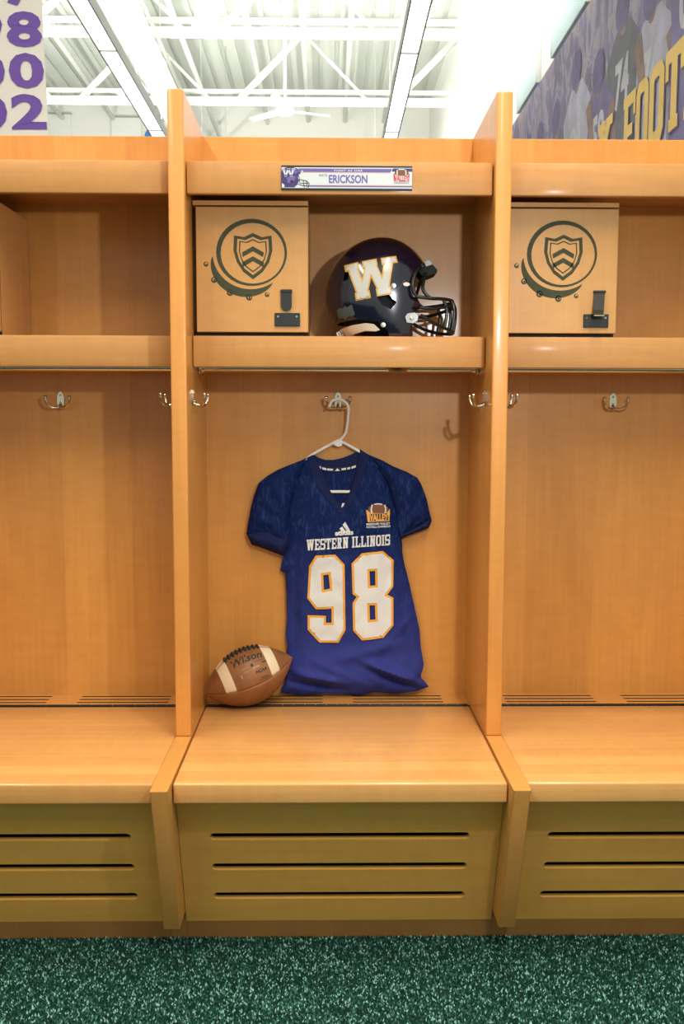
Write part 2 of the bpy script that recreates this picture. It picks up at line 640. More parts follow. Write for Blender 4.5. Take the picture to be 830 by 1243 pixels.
def coat_hook(name, parent, fn, mat):
    """double hook; fn(x, out, z) maps hook space (x sideways, out from the wall) to the parent's space"""
    mb = MB()
    out = [(0.011 * math.sin(a), 0.026 * math.cos(a) + 0.003) for a in [2 * PI * i / 20 for i in range(20)]][::-1]
    sheet([out], lambda u, v, w: fn(u, 0.006 - w, v), 0.006, None, mb)
    mb.tube([fn(0, 0.004, -0.012), fn(0, 0.016, -0.016), fn(0, 0.022, -0.017)], [0.0065, 0.006, 0.0055], 10)
    plate = mb.build(name, mat, parent, sharp=40)
    for s in (-1, 1):
        pts = spline([fn(0, 0.020, -0.017), fn(s * 0.014, 0.026, -0.0195), fn(s * 0.028, 0.033, -0.013), fn(s * 0.035, 0.038, 0.0005), fn(s * 0.036, 0.039, 0.010)], 4)
        m = MB().tube(pts, 0.0036, 10)
        bm = bmesh.new()
        bmesh.ops.create_icosphere(bm, subdivisions=2, radius=0.0056)
        c = Vector(fn(s * 0.036, 0.039, 0.012))
        m.add([v.co + c for v in bm.verts], [[v.index for v in f.verts] for f in bm.faces])
        bm.free()
        m.build('hook_prong', mat, plate, smooth=True)
    for z in (0.018, -0.004):
        m = MB()
        bm = bmesh.new()
        bmesh.ops.create_icosphere(bm, subdivisions=1, radius=0.0034)
        c = Vector(fn(0, 0.006, z))
        m.add([v.co + c for v in bm.verts], [[v.index for v in f.verts] for f in bm.faces])
        bm.free()
        m.build('screw', mat, plate, smooth=True)
    return plate


def make_locker():
    t = empty('locker', (0, 0, 0), 'open maple locker in the middle, the one that holds the jersey, helmet and football', 'locker', 'open maple lockers in one bank')
    w = IN - 0.0006
    MB().box(-PITCH / 2, PITCH / 2, DEEP, DEEP + 0.018, 0, TOP - 0.0005, 0.0015, 1).build('back_panel', M_BACK, t, sharp=30)
    MB().box(-w, w, 0.0398, 0.0600, 1.9344, 2.0178, 0.004).build('top_rail', M_RAIL, t, sharp=30)
    MB().box(-w, w, 0.0605, DEEP, 1.990, 2.010).build('top_board', M_SHELF, t)
    MB().box(-w, w, 0.1224, 0.1440, 1.4925, 1.5771, 0.004).build('shelf_rail', M_RAIL, t, sharp=30)
    MB().box(-w, w, 0.1445, DEEP, 1.551, 1.5768).build('shelf_board', M_SHELF, t)
    rod = MB().tube([(-w, 0.25, 1.498), (w, 0.25, 1.498)], 0.0125, 20).build('hanging_rod', M_ROD, t, sharp=40)
    for s in (-1, 1):
        MB().lathe([(0.024, 0.0), (0.024, 0.004), (0.017, 0.007), (0.0165, 0.016)] if s < 0 else [(0.0165, -0.016), (0.017, -0.007), (0.024, -0.004), (0.024, 0.0)],
                   (s * w, 0.25, 1.498), 'x', 20).build('rod_flange', M_CHROME, rod, sharp=40)
    coat_hook('coat_hook', t, lambda x, o, z: (x, DEEP - o, 1.404 + z), M_CHROME)
    # vent strip behind the seat with two groups of three slots
    loops = [rect(-w, w, 0.304, DEEP)]
    for x0, x1 in ((-0.325, -0.045), (0.045, 0.325)):
        for y in (0.400, 0.368, 0.336):
            loops.append(slot(x0, x1, y, 0.0062, 4))
    vs_ = sheet(loops, lambda u, v, q: (u, v, ZB - q), 0.0008).build('vent_strip', M_SHELF, t)
    MB().box(-w, w, 0.304, DEEP, ZB - 0.018, ZB - 0.0013).build('slot_shade', M_DARK, vs_)  # dark board under the thin strip, stands in for shade in the slots
    # piano hinge: knuckles alternate
    m = MB()
    m.box(-w + 0.004, w - 0.004, 0.2935, 0.3035, ZB - 0.012, ZB - 0.0005)
    k = 24
    for i in range(k):
        x0 = -w + 0.005 + i * (2 * w - 0.01) / k
        m.tube([(x0, 0.2985, ZB + 0.0005), (x0 + (2 * w - 0.01) / k - 0.002, 0.2985, ZB + 0.0005)], 0.0042, 8)
    m.build('piano_hinge', M_HINGE, t, sharp=40)['kind'] = 'stuff'
    MB().box(-0.3970, 0.3970, -0.3247, 0.2930, 0.4411, ZB, 0.006, 3).build('bench_lid', M_BENCH, t, sharp=30)
    # raked front with three through slots
    dy, dz = 0.350, -0.9365
    loops = [rect(-w + 0.0005, w - 0.0005, -0.026, 0.3945)]
    for z in (0.3202, 0.2257, 0.1313):
        loops.append(slot(-0.3231, 0.3231, (0.413 - z) / 0.9365, 0.0115, 8))
    ch = 0.0035
    M = MB()

    def fr(u, v, q):
        return (u, -0.2656 + dy * v + 0.9365 * q, 0.4126 + dz * v + 0.35 * q)
    sheet(loops, fr, 0.013, None, M)
    M.build('bench_front', M_FRONT, t)
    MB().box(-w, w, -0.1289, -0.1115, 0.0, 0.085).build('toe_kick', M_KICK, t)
    MB().box(-w, w, 0.02, 0.03, 0.002, 0.438).box(-w, w, 0.03, DEEP - 0.001, 0.425, 0.438).build('bench_shade', M_DARK, t)  # added dark boards that paint the shade inside the bench
    return t


def make_divider():
    t = empty('locker_divider', (-PITCH / 2, 0, 0), 'maple upright left of the jersey, between the left and middle lockers', 'locker divider', 'uprights between the lockers')
    h = TH / 2
    MB().box(-h, h, 0.0, 0.024, 0.497, TOP, 0.005, 3).build('front_post', M_POST, t, sharp=30)
    MB().box(-h + 0.0012, h - 0.0012, 0.0245, DEEP - 0.0005, 0.497, TOP).build('upright_panel', M_SIDE, t)
    prof = [(-0.3852, 0.4968), (-0.2322, 0.080), (-0.110, 0.080), (-0.110, 0.0), (DEEP - 0.0005, 0.0), (DEEP - 0.0005, 0.4968)]
    bm = bmesh.new()
    a = [bm.verts.new((-h, y, z)) for y, z in prof]
    b = [bm.verts.new((h, y, z)) for y, z in prof]
    bm.faces.new(a); bm.faces.new(b[::-1])
    for i in range(len(prof)):
        j = (i + 1) % len(prof)
        bm.faces.new((a[j], a[i], b[i], b[j]))
    bmesh.ops.recalc_face_normals(bm, faces=bm.faces[:])
    ed = [e for e in bm.edges if all(v.co.y < -0.2 for v in e.verts)]
    bmesh.ops.bevel(bm, geom=ed, offset=0.004, segments=2, profile=0.5, affect='EDGES')
    me = bpy.data.meshes.new('bench_divider')
    bm.to_mesh(me); bm.free()
    o = bpy.data.objects.new('bench_divider', me); COL.objects.link(o); me.materials.append(M_BDIV); o.parent = t
    for p in me.polygons:
        p.use_smooth = True
    me.set_sharp_from_angle(angle=math.radians(30))
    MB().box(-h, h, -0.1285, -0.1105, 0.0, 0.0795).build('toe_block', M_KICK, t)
    for s in (-1, 1):
        coat_hook('coat_hook', t, lambda x, q, z, s=s: (s * (h + q - 0.001), 0.105 - s * x, 1.404 + z), M_CHROME)
    return t


emb_pts = lambda r, a0, a1, n=14: [(r * math.cos(math.radians(a0 + (a1 - a0) * i / n)), r * math.sin(math.radians(a0 + (a1 - a0) * i / n))) for i in range(n + 1)]


def emblem_mesh(cx, cz, R, y):
    """plain engraved roundel with a studded crescent below it"""
    mb = MB()
    fn = lambda u, v, w: (cx + R * u, y + w, cz + R * v)
    polys = []
    n = 36
    ring = []
    arc = lambda r, a0, a1, w0, w1, cx_=0.06, cz_=0.10: stroke([(cx_ + r * math.cos(math.radians(a0 + (a1 - a0) * i / n)), cz_ + r * 0.93 * math.sin(math.radians(a0 + (a1 - a0) * i / n))) for i in range(n + 1)], [w0 + (w1 - w0) * math.sin(PI * i / n) for i in range(n + 1)])
    ring = lambda r, w0, w1, ph, cx_, cz_: ([(cx_ + (r + wv / 2) * math.cos(q), cz_ + 0.93 * (r + wv / 2) * math.sin(q)) for q, wv in ang_w(w0, w1, ph)],
                                            [(cx_ + (r - wv / 2) * math.cos(q), cz_ + 0.93 * (r - wv / 2) * math.sin(q)) for q, wv in ang_w(w0, w1, ph)])
    ang_w = lambda w0, w1, ph: [(2 * PI * i / 40, w0 + (w1 - w0) * (0.5 + 0.5 * math.cos(2 * PI * i / 40 - ph))) for i in range(40)]
    sheet(ring(0.83, 0.05, 0.12, 2.4, 0.06, 0.10), fn, 0.0016, None, mb)
    sh = lambda k: [(0.08 + k * x, 0.06 + k * y) for x, y in ((-0.46, 0.46), (-0.22, 0.42), (0.0, 0.52), (0.22, 0.42), (0.46, 0.46), (0.48, 0.10), (0.40, -0.18), (0.24, -0.42), (0.0, -0.60), (-0.24, -0.42), (-0.40, -0.18), (-0.48, 0.10))]
    sheet([sh(1.0), sh(0.83)], fn, 0.0016, None, mb)
    sheet([sh(0.72), sh(0.66)], fn, 0.0016, None, mb)
    for c_ in (0.14, -0.10):
        sheet([[(0.08 - 0.27, 0.06 + c_ - 0.09), (0.08, 0.06 + c_ + 0.06), (0.08 + 0.27, 0.06 + c_ - 0.09), (0.08 + 0.25, 0.06 + c_ - 0.20), (0.08, 0.06 + c_ - 0.06), (0.08 - 0.25, 0.06 + c_ - 0.20)]], fn, 0.0016, None, mb)
    cres = []
    for i in range(n + 1):
        a = math.radians(184 + i * 122 / n)
        cres.append((0.02 + 0.93 * math.cos(a), 0.08 + 0.86 * math.sin(a)))
    for i in range(n, -1, -1):
        a = math.radians(184 + i * 122 / n)
        k = 0.21 * math.sin(PI * i / n) ** 0.7
        cres.append((0.02 + (0.93 + k) * math.cos(a), 0.08 + (0.86 + k) * math.sin(a)))
    polys.append(cres)
    for p in polys:
        sheet([p], fn, 0.0016, None, mb)
    for i, (a, s) in enumerate(((194, 0.062), (217, 0.075), (243, 0.082), (268, 0.078), (291, 0.058))):
        a = math.radians(a)
        x, z = 0.02 + 1.13 * math.cos(a), 0.08 + 1.06 * math.sin(a)
        sheet([ell(x, z, s, s, 14), ell(x + 0.01, z + 0.01, s * 0.62, s * 0.62, 12)], fn, 0.0016, None, mb)
        sheet([ell(x + 0.012, z - 0.008, s * 0.34, s * 0.34, 10)], fn, 0.0016, None, mb)
    return mb


def make_lock_box(open_strap=False):
    t = empty('lock_box', (0, 0, 0), '', 'cabinet', 'small lockable boxes on the shelves')
    x0, x1, z0, z1 = -0.3970, -0.0851, 1.5785, 1.9386
    MB().box(x0, x1, 0.134, 0.410, z1 - 0.0125, z1, 0.001, 1).box(x0, x0 + 0.015, 0.157, 0.410, z0, z1 - 0.0125).box(x1 - 0.015, x1, 0.157, 0.410, z0, z1 - 0.0125) \
        .box(x0, x1, 0.157, 0.410, z0, z0 + 0.015).box(x0, x1, 0.395, 0.410, z0, z1 - 0.0125).build('box_body', M_BOX, t)
    MB().box(x0 + 0.001, x1 - 0.001, 0.1545, 0.158, z0 + 0.001, z1 - 0.0127).build('gap_shade', M_DARK, t)  # black sheet behind the door, stands in for shade in its gap
    d = MB().box(-0.3890, x1, 0.134, 0.152, 1.5880, z1 - 0.0165, 0.0015, 1).build('box_door', M_BOX, t, sharp=30)
    cx, cz = -0.2435, 1.7891
    emblem_mesh(cx, cz, 0.110, 0.1334).build('emblem', M_EMBLEM, d)
    px0, px1, pz0, pz1 = -0.1760, -0.1074, 1.6040, 1.6395
    MB().box(px0, px1, 0.128, 0.1345, pz0, pz1, 0.001, 1).build('hasp_plate', M_BLACK, d, sharp=30)
    for x in (px0 + 0.009, px1 - 0.009):
        MB().lathe([(0.0030, 0.1262), (0.0028, 0.1268), (0.0030, 0.1283)], (x, 0, pz1 - 0.010), 'y', 10).build('screw', M_CHROME, d, sharp=40)
    sx0, sx1, sz0, sz1 = -0.1588, -0.1297, 1.6448, 1.7000
    xc, hw = (sx0 + sx1) / 2, (sx1 - sx0) / 2
    if not open_strap:
        lp = [(xc - hw, sz1), (xc - hw, sz0 + hw)] + [(xc + hw * math.cos(a), sz0 + hw + hw * math.sin(a)) for a in [PI + PI * i / 10 for i in range(1, 10)]] + [(xc + hw, sz0 + hw), (xc + hw, sz1)]
        m = MB()
        sheet([lp], lambda u, v, w: (u, 0.126 + w, v), 0.0075, None, m)
        m.box(xc - hw - 0.001, xc + hw + 0.001, 0.1235, 0.1345, sz1 - 0.006, sz1 + 0.002, 0.001, 1)
        m.build('hasp_strap', M_BLACK, d, sharp=30)
    else:
        # strap hangs open, swung away from the door
        m = MB()
        prof = [(0.0, 0.0), (0.006, 0.016), (0.013, 0.034), (0.024, 0.052), (0.038, 0.066)]
        for (o0, h0), (o1, h1) in zip(prof, prof[1:]):
            y0, y1 = 0.131 - o0, 0.131 - o1
            v = []
            for y, hh, sh in ((y0, h0, o0), (y1, h1, o1)):
                sx = 0.010 - sh * 0.35
                v += [(xc - hw + sx, y, sz1 - hh), (xc + hw + sx, y, sz1 - hh), (xc + hw + sx, y - 0.004, sz1 - hh + 0.001), (xc - hw + sx, y - 0.004, sz1 - hh + 0.001)]
            m.add(v, [(0, 1, 5, 4), (1, 2, 6, 5), (2, 3, 7, 6), (3, 0, 4, 7), (0, 3, 2, 1), (4, 5, 6, 7)])
        m.box(xc - hw + 0.008, xc + hw + 0.012, 0.1235, 0.1345, sz1 - 0.004, sz1 + 0.003, 0.001, 1)
        s = m.build('hasp_strap', M_BLACK, d)
        s['label'] = 'black hasp strap swung open'
        MB().box(xc - hw + 0.0, xc + hw + 0.0, 0.088, 0.0925, sz1 - 0.070, sz1 - 0.0655, 0.0008, 1).build('strap_catch', M_CHROME, d)
    return t


lk = make_locker()
left = copy_tree(lk); left.location.x = -PITCH; left['label'] = 'open maple locker at the left edge of the photo with nothing hung in it'
right = copy_tree(lk); right.location.x = PITCH; right['label'] = 'open maple locker at the right edge of the photo with nothing hung in it'
dv = make_divider()
d2 = copy_tree(dv); d2.location.x = PITCH / 2; d2['label'] = 'maple upright right of the helmet, between the middle and right lockers'
d3 = copy_tree(dv); d3.location.x = -1.5 * PITCH; d3['label'] = 'maple end upright at the far side of the left locker'
d4 = copy_tree(dv); d4.location.x = 1.5 * PITCH; d4['label'] = 'maple end upright at the far side of the right locker'
lb = make_lock_box(); lb['label'] = 'small lockable maple box with closed black hasp, beside the helmet'
lb2 = copy_tree(lb); lb2.location.x = -PITCH; lb2['label'] = 'small lockable box at the left edge, only its shaded side panel showing'
lb3 = make_lock_box(True); lb3.location.x = PITCH + 0.005; lb3['label'] = 'small lockable maple box with its black hasp strap swung open, right of the helmet'

# ------------------------------------------------------------------ floor with carpet pile
M_CARPET, nt, b = new_mat('carpet_backing')
b.inputs['Roughness'].default_value = 1.0
b.inputs['Specular IOR Level'].default_value = 0.1
tc = nt.nodes.new('ShaderNodeTexCoord')
nz = nt.nodes.new('ShaderNodeTexNoise'); nz.inputs['Scale'].default_value = 260; nz.inputs['Detail'].default_value = 2
cr = nt.nodes.new('ShaderNodeValToRGB')
cr.color_ramp.elements[0].position = 0.35; cr.color_ramp.elements[0].color = (0.004, 0.020, 0.016, 1)
cr.color_ramp.elements[1].position = 0.72; cr.color_ramp.elements[1].color = (0.05, 0.11, 0.09, 1)
nt.links.new(tc.outputs['Object'], nz.inputs['Vector']); nt.links.new(nz.outputs['Fac'], cr.inputs['Fac']); nt.links.new(cr.outputs['Color'], b.inputs['Base Color'])
structure(MB().box(-9, 2.35, -7, 19.4, -0.1, 0.0).build('floor', M_CARPET))

M_PILE, nt, b = new_mat('carpet_yarn')
at_ = nt.nodes.new('ShaderNodeVertexColor'); at_.layer_name = 'yarn'
nt.links.new(at_.outputs['Color'], b.inputs['Base Color'])
b.inputs['Roughness'].default_value = 0.9
b.inputs['Specular IOR Level'].default_value = 0.15
rng = np.random.default_rng(3)
gx, gy = np.meshgrid(np.arange(-1.45, 1.45, 0.0046), np.arange(-0.95, -0.131, 0.0046))
n = gx.size
cx_ = gx.ravel() + rng.uniform(-0.0018, 0.0018, n)
cy_ = gy.ravel() + rng.uniform(-0.0018, 0.0018, n)
ang = rng.uniform(0, 2 * PI, n)
rad = rng.uniform(0.0022, 0.0034, n)
hgt = rng.uniform(0.004, 0.0075, n)
co = np.zeros((n, 4, 3), np.float32)
for k in range(3):
    co[:, k, 0] = cx_ + rad * np.cos(ang + k * 2.0944)
    co[:, k, 1] = cy_ + rad * np.sin(ang + k * 2.0944)
    co[:, k, 2] = 0.0002
co[:, 3, 0] = cx_ + rng.uniform(-0.003, 0.003, n)
co[:, 3, 1] = cy_ + rng.uniform(-0.003, 0.003, n)
co[:, 3, 2] = hgt
tri_idx = (np.arange(n)[:, None, None] * 4 + np.array([[0, 1, 3], [1, 2, 3], [2, 0, 3]])[None]).astype(np.int32)
me = bpy.data.meshes.new('carpet_pile')
me.vertices.add(n * 4)
me.vertices.foreach_set('co', co.ravel())
me.loops.add(n * 9)
me.loops.foreach_set('vertex_index', tri_idx.ravel())
me.polygons.add(n * 3)
me.polygons.foreach_set('loop_start', np.arange(0, n * 9, 3, dtype=np.int32))
me.update(calc_edges=True)
base = np.array([[0.002, 0.022, 0.018], [0.006, 0.052, 0.043], [0.045, 0.150, 0.122], [0.22, 0.46, 0.39]])
pick = rng.choice(4, n, p=[0.40, 0.30, 0.19, 0.11])
colr = base[pick] * rng.uniform(0.75, 1.25, (n, 1))
vc = me.color_attributes.new('yarn', 'FLOAT_COLOR', 'POINT')
vc.data.foreach_set('color', np.repeat(np.c_[colr, np.ones(n)], 4, axis=0).astype(np.float32).ravel())
me.materials.append(M_PILE)
o = bpy.data.objects.new('carpet_pile', me); COL.objects.link(o)
o['kind'] = 'stuff'
tag(o, 'dark teal flecked carpet pile in front of the lockers', 'carpet')

# ------------------------------------------------------------------ nameplate on the middle top rail
PURPLE = srgb(108, 92, 168)
M_PURPLE = plain('print_purple', PURPLE, 0.4)
M_DPURPLE = plain('print_dark_purple', srgb(62, 52, 110), 0.4)
M_PAPER = plain('print_white', srgb(206, 216, 222), 0.35)
M_GOLDP = plain('print_gold', srgb(226, 180, 90), 0.4)
M_REDP = plain('print_red', srgb(196, 70, 62), 0.4)
M_BROWNP = plain('print_brown', srgb(120, 72, 48), 0.5)
M_GREYP = plain('print_grey', srgb(120, 122, 130), 0.5)

np_root = empty('nameplate', (0.0177, 0.0398, 1.9752), 'long white and purple nameplate with large purple surname on the middle top rail', 'nameplate')
npf = lambda off: (lambda cx, cy, w=0.0: ((cx - 420) / 726 * 0.340, -0.0046 - off + w, (120 - cy) / 136 * 0.0625))
MB().box(-0.170, 0.170, -0.0040, -0.0002, -0.03125, 0.03125, 0.0006, 1).build('plate_holder', M_BLACK, np_root, sharp=30)


def np_part(name, mat, polys, off, parent=np_root):
    mb = MB()
    f = npf(off)
    for p in polys:
        if isinstance(p, tuple):
            s, xc, y0, w, h, kw = p
            V, F = fit_text(s, w, h, **kw)
            mb.add([f(xc + x, y0 - y) for x, y in V], [fc[::-1] for fc in F])
        else:
            V, F, B = tri(p if isinstance(p[0], list) else [p])
            mb.add([f(u, v) for u, v in V], [fc[::-1] for fc in F])
    # face the viewer
    o = mb.build(name, mat, parent)
    return o


card = MB().box(-0.1695, 0.1695, -0.0046, -0.0040, (120 - 177) / 136 * 0.0625, (120 - 63) / 136 * 0.0625).build('name_card', M_PAPER, np_root)
np_part('purple_band', M_PURPLE, [[(150, 69), (672, 69), (660, 89), (158, 89)], rect(205, 782, 162, 170)], 0.0002, card)
np_part('gold_line', M_GOLDP, [rect(158, 660, 90.5, 93), rect(205, 782, 157, 159.5)], 0.0002, card)
np_part('dark_corner', M_DPURPLE, [[(676, 66), (782, 66), (782, 84), (668, 84)]], 0.0002, card)
np_part('motto_lettering', M_PAPER, [('FIGHT AS ONE', 428, 85.5, 156, 11, dict(bold=0.02, spacing=1.25))], 0.0005, card)
np_part('first_name_lettering', M_GREYP, [('NATE', 288, 113, 46, 13, dict(bold=0.03, spacing=1.2))], 0.0003, card)
np_part('surname_lettering', M_PURPLE, [('ERICKSON', 427, 150, 214, 47, dict(bold=0.03))], 0.0003, card)
dome = [(57, 120), (57, 84), (72, 68), (95, 62), (122, 63), (145, 70), (160, 84), (164, 98), (152, 104), (148, 120), (156, 134), (146, 158), (128, 174), (57, 174)]
np_part('helmet_print', M_DPURPLE, [dome], 0.0003, card)
np_part('helmet_shade_print', M_PURPLE, [[(66, 90), (80, 74), (105, 67), (135, 72), (150, 86), (140, 100), (112, 96), (84, 104)], [(86, 120), (122, 108), (140, 118), (120, 146), (92, 150)], ell(158, 84, 8, 7, 12)], 0.0005, card)
wq = dict(TL=(-0.62, 0.86), TM=(0.0, 0.86), TR=(0.62, 0.86), BL=(-0.33, 0.08), BR=(0.33, 0.08))
wpoly = [stroke([wq[a], wq[b_]], 0.2) for a, b_ in (('TL', 'BL'), ('TM', 'BL'), ('TM', 'BR'), ('TR', 'BR'))]
wpoly += [stroke([(wq[a][0] - hw_, wq[a][1]), (wq[a][0] + hw_, wq[a][1])], 0.15) for a, hw_ in (('TL', 0.2), ('TM', 0.15), ('TR', 0.2), ('BL', 0.14), ('BR', 0.14))]
np_part('letter_print', M_PAPER, [[(96 + x * 46, 116 - y * 50) for x, y in p] for p in wpoly] + [[(60, 150), (74, 160), (74, 174), (60, 174)], ell(172, 86, 5, 6, 10)], 0.0007, card)
np_part('mask_print', M_BLACK, [stroke([(150, 104), (158, 130), (196, 138), (210, 150), (206, 174)], 4), stroke([(156, 132), (160, 150), (205, 152)], 4), stroke([(178, 136), (184, 174)], 3.5), stroke([(196, 140), (200, 174)], 3.5), stroke([(150, 156), (176, 164), (206, 166)], 4), ell(114, 142, 8, 8, 12)], 0.0007, card)
np_part('ball_print', M_BROWNP, [[(682, 100), (686, 84), (700, 72), (722, 67), (744, 71), (760, 84), (765, 100), (744, 106), (702, 106)]], 0.0004, card)
np_part('ball_stripe_print', M_PAPER, [stroke([(700, 74), (698, 90), (700, 104)], 6), stroke([(745, 74), (748, 90), (746, 104)], 6), rect(706, 740, 69, 74)], 0.0006, card)
trap = [(678, 94), (700, 108), (746, 108), (768, 94), (764, 140), (682, 140)]
np_part('badge_print', M_PAPER, [trap], 0.0005, card)
np_part('badge_lettering', M_REDP, [('VALLEY', 723, 139, 82, 36, dict(bold=0.05)), [(678, 94), (684, 97), (688, 139), (681, 139)], [(768, 94), (762, 97), (759, 139), (765, 139)]], 0.0007, card)
np_part('small_print', M_GREYP, [rect(680, 766, 143.5, 145.5), rect(682, 764, 147.5, 149)], 0.0004, card)

# ------------------------------------------------------------------ football helmet
HX, HY, HZ = 0.1216, 0.252, 1.6953
AL, AR, BT, HW = 0.160, 0.147, 0.1685, 0.116
M_SHELL, nt, b = new_mat('helmet_paint')
b.inputs['Base Color'].default_value = (0.005, 0.0045, 0.018, 1)
b.inputs['Roughness'].default_value = 0.2
b.inputs['Coat Weight'].default_value = 1.0
b.inputs['Coat Roughness'].default_value = 0.10
M_MASK = plain('mask_coating', (0.004, 0.011, 0.011, 1), 0.38, coat=0.15)
M_LINER = plain('liner_foam', (0.010, 0.010, 0.012, 1), 0.8)
M_DWHITE = plain('decal_white', srgb(196, 196, 190), 0.35, coat=0.4)
M_DGOLD = plain('decal_gold', srgb(214, 160, 40), 0.35, coat=0.4)
M_PAD = plain('pad_vinyl_white', srgb(232, 224, 210), 0.4, coat=0.2)
M_CLIPM = plain('clip_steel', (0.62, 0.60, 0.52, 1), 0.3, 1.0)
M_STICK = plain('sticker_grey', srgb(74, 82, 78), 0.5)
M_GLASSY = plain('clip_plastic', (0.30, 0.33, 0.31, 1), 0.2, coat=0.4)
M_BRED = plain('strap_red_brown', srgb(86, 44, 40), 0.6)


def h_axes(c, s):
    a = AR if c >= 0 else AL
    k = max(0.0, min(1.0, 0.5 + c * 0.9))
    k = k * k * (3 - 2 * k)
    b = BT if s >= 0 else BT * 0.80 + (0.25 - BT * 0.80) * k
    # smooth join of a across the top
    return a, b


def h_rim(th):
    c, s = math.cos(th), math.sin(th)
    a, b = h_axes(c, s)
    return 1.0 / math.sqrt((c / a) ** 2 + (s / b) ** 2)


def h_lat(x, z):
    dx, dz = x - HX, z - HZ
    r = math.hypot(dx, dz)
    if r < 1e-6:
        return HW
    q = min(1.0, r / h_rim(math.atan2(dz, dx)))
    return HW * (1 - q ** 2.35) ** (1 / 2.2)


def hmap(off):
    return lambda x, z, w=0.0: (x - HX, -h_lat(x, z) - off + w, z - HZ)


helmet = empty('football_helmet', (HX, HY, HZ), 'glossy dark navy football helmet with white W, on the middle locker shelf', 'helmet')


def build_shell():
    nt_, nr = 96, 40
    V, F = [], []
    for layer, sc_ in ((0, 1.0), (1, 0.955)):
        n0 = len(V)
        for side in (-1, 1):
            V.append((0, side * HW * sc_, 0))
        for side in (-1, 1):
            for i in range(1, nr):
                q = math.sin(PI / 2 * i / nr)
                for j in range(nt_):
                    th = 2 * PI * j / nt_
                    R = h_rim(th) * q * sc_
                    lat = HW * (1 - q ** 2.35) ** (1 / 2.2) * sc_
                    V.append((R * math.cos(th), side * lat, R * math.sin(th)))
        rim0 = len(V)
        for j in range(nt_):
            th = 2 * PI * j / nt_
            R = h_rim(th) * sc_
            V.append((R * math.cos(th), 0, R * math.sin(th)))
        fs = []
        for si, side in enumerate((-1, 1)):
            base_ = n0 + 2 + si * (nr - 1) * nt_
            ring = lambda i: [base_ + (i - 1) * nt_ + j for j in range(nt_)] if i < nr else [rim0 + j for j in range(nt_)]
            r1 = ring(1)
            for j in range(nt_):
                f = (n0 + si, r1[j], r1[(j + 1) % nt_])
                fs.append(f if side < 0 else f[::-1])
            for i in range(1, nr):
                a, b_ = ring(i), ring(i + 1)
                for j in range(nt_):
                    f = (a[j], b_[j], b_[(j + 1) % nt_], a[(j + 1) % nt_])
                    fs.append(f if side < 0 else f[::-1])
        F += fs if layer == 0 else [f[::-1] for f in fs]
    tmp = mesh_obj('shell_tmp', V, F, M_SHELL)
    cutters = [
        [(0.2476, 1.7857), (0.2174, 1.7602), (0.2023, 1.7441), (0.1967, 1.7187), (0.1992, 1.6933), (0.2206, 1.6703), (0.2138, 1.6471), (0.2023, 1.6099), (0.2079, 1.5143), (0.5422, 1.5154), (0.5355, 1.8399), (0.2639, 1.7972)],
        [(-0.1437, 1.6178), (-0.0026, 1.6207), (0.0491, 1.6267), (0.1056, 1.6188), (0.1341, 1.5933), (0.1535, 1.5141), (-0.1439, 1.5131)],
        [(0.1006, 1.6859), (0.1334, 1.6919), (0.1571, 1.6700), (0.1408, 1.6514), (0.1172, 1.6629)],
        [(0.0170, 1.7662), (0.0298, 1.7720), (0.0241, 1.7340), (0.0100, 1.7294)],
    ]
    cos = []
    for i, c in enumerate(cutters):
        A = sum(c[k][0] * c[(k + 1) % len(c)][1] - c[(k + 1) % len(c)][0] * c[k][1] for k in range(len(c)))
        if A < 0:
            c = c[::-1]
        n = len(c)
        vv = [(x - HX, -0.3, z - HZ) for x, z in c] + [(x - HX, 0.3, z - HZ) for x, z in c]
        ff = [tuple(range(n)), tuple(range(2 * n - 1, n - 1, -1))] + [((k + 1) % n, k, k + n, (k + 1) % n + n) for k in range(n)]
        co_ = mesh_obj('cut_tmp', vv, ff, M_SHELL)
        cos.append(co_)
        md = tmp.modifiers.new('b', 'BOOLEAN')
        md.operation = 'DIFFERENCE'; md.object = co_; md.solver = 'EXACT'
    dg = bpy.context.evaluated_depsgraph_get()
    dg.update()
    me_ = bpy.data.meshes.new_from_object(tmp.evaluated_get(dg))
    for o_ in cos + [tmp]:
        bpy.data.objects.remove(o_)
    me_.materials.clear(); me_.materials.append(M_SHELL)
    for p in me_.polygons:
        p.use_smooth = True
    me_.set_sharp_from_angle(angle=math.radians(28))
    o_ = bpy.data.objects.new('helmet_shell', me_)
    COL.objects.link(o_)
    o_.parent = helmet
    return o_


build_shell()
# padding inside
bm = bmesh.new()
bmesh.ops.create_uvsphere(bm, u_segments=32, v_segments=18, radius=1.0)
for v in bm.verts:
    v.co = (v.co.x * 0.128 - 0.012, v.co.y * 0.098, v.co.z * (0.145 if v.co.z > 0 else 0.110))
m = MB().add([v.co.copy() for v in bm.verts], [[v.index for v in f.verts] for f in bm.faces if f.calc_center_median().x < 0.035])
bm.free()
m.build('padding', M_LINER, helmet, smooth=True)

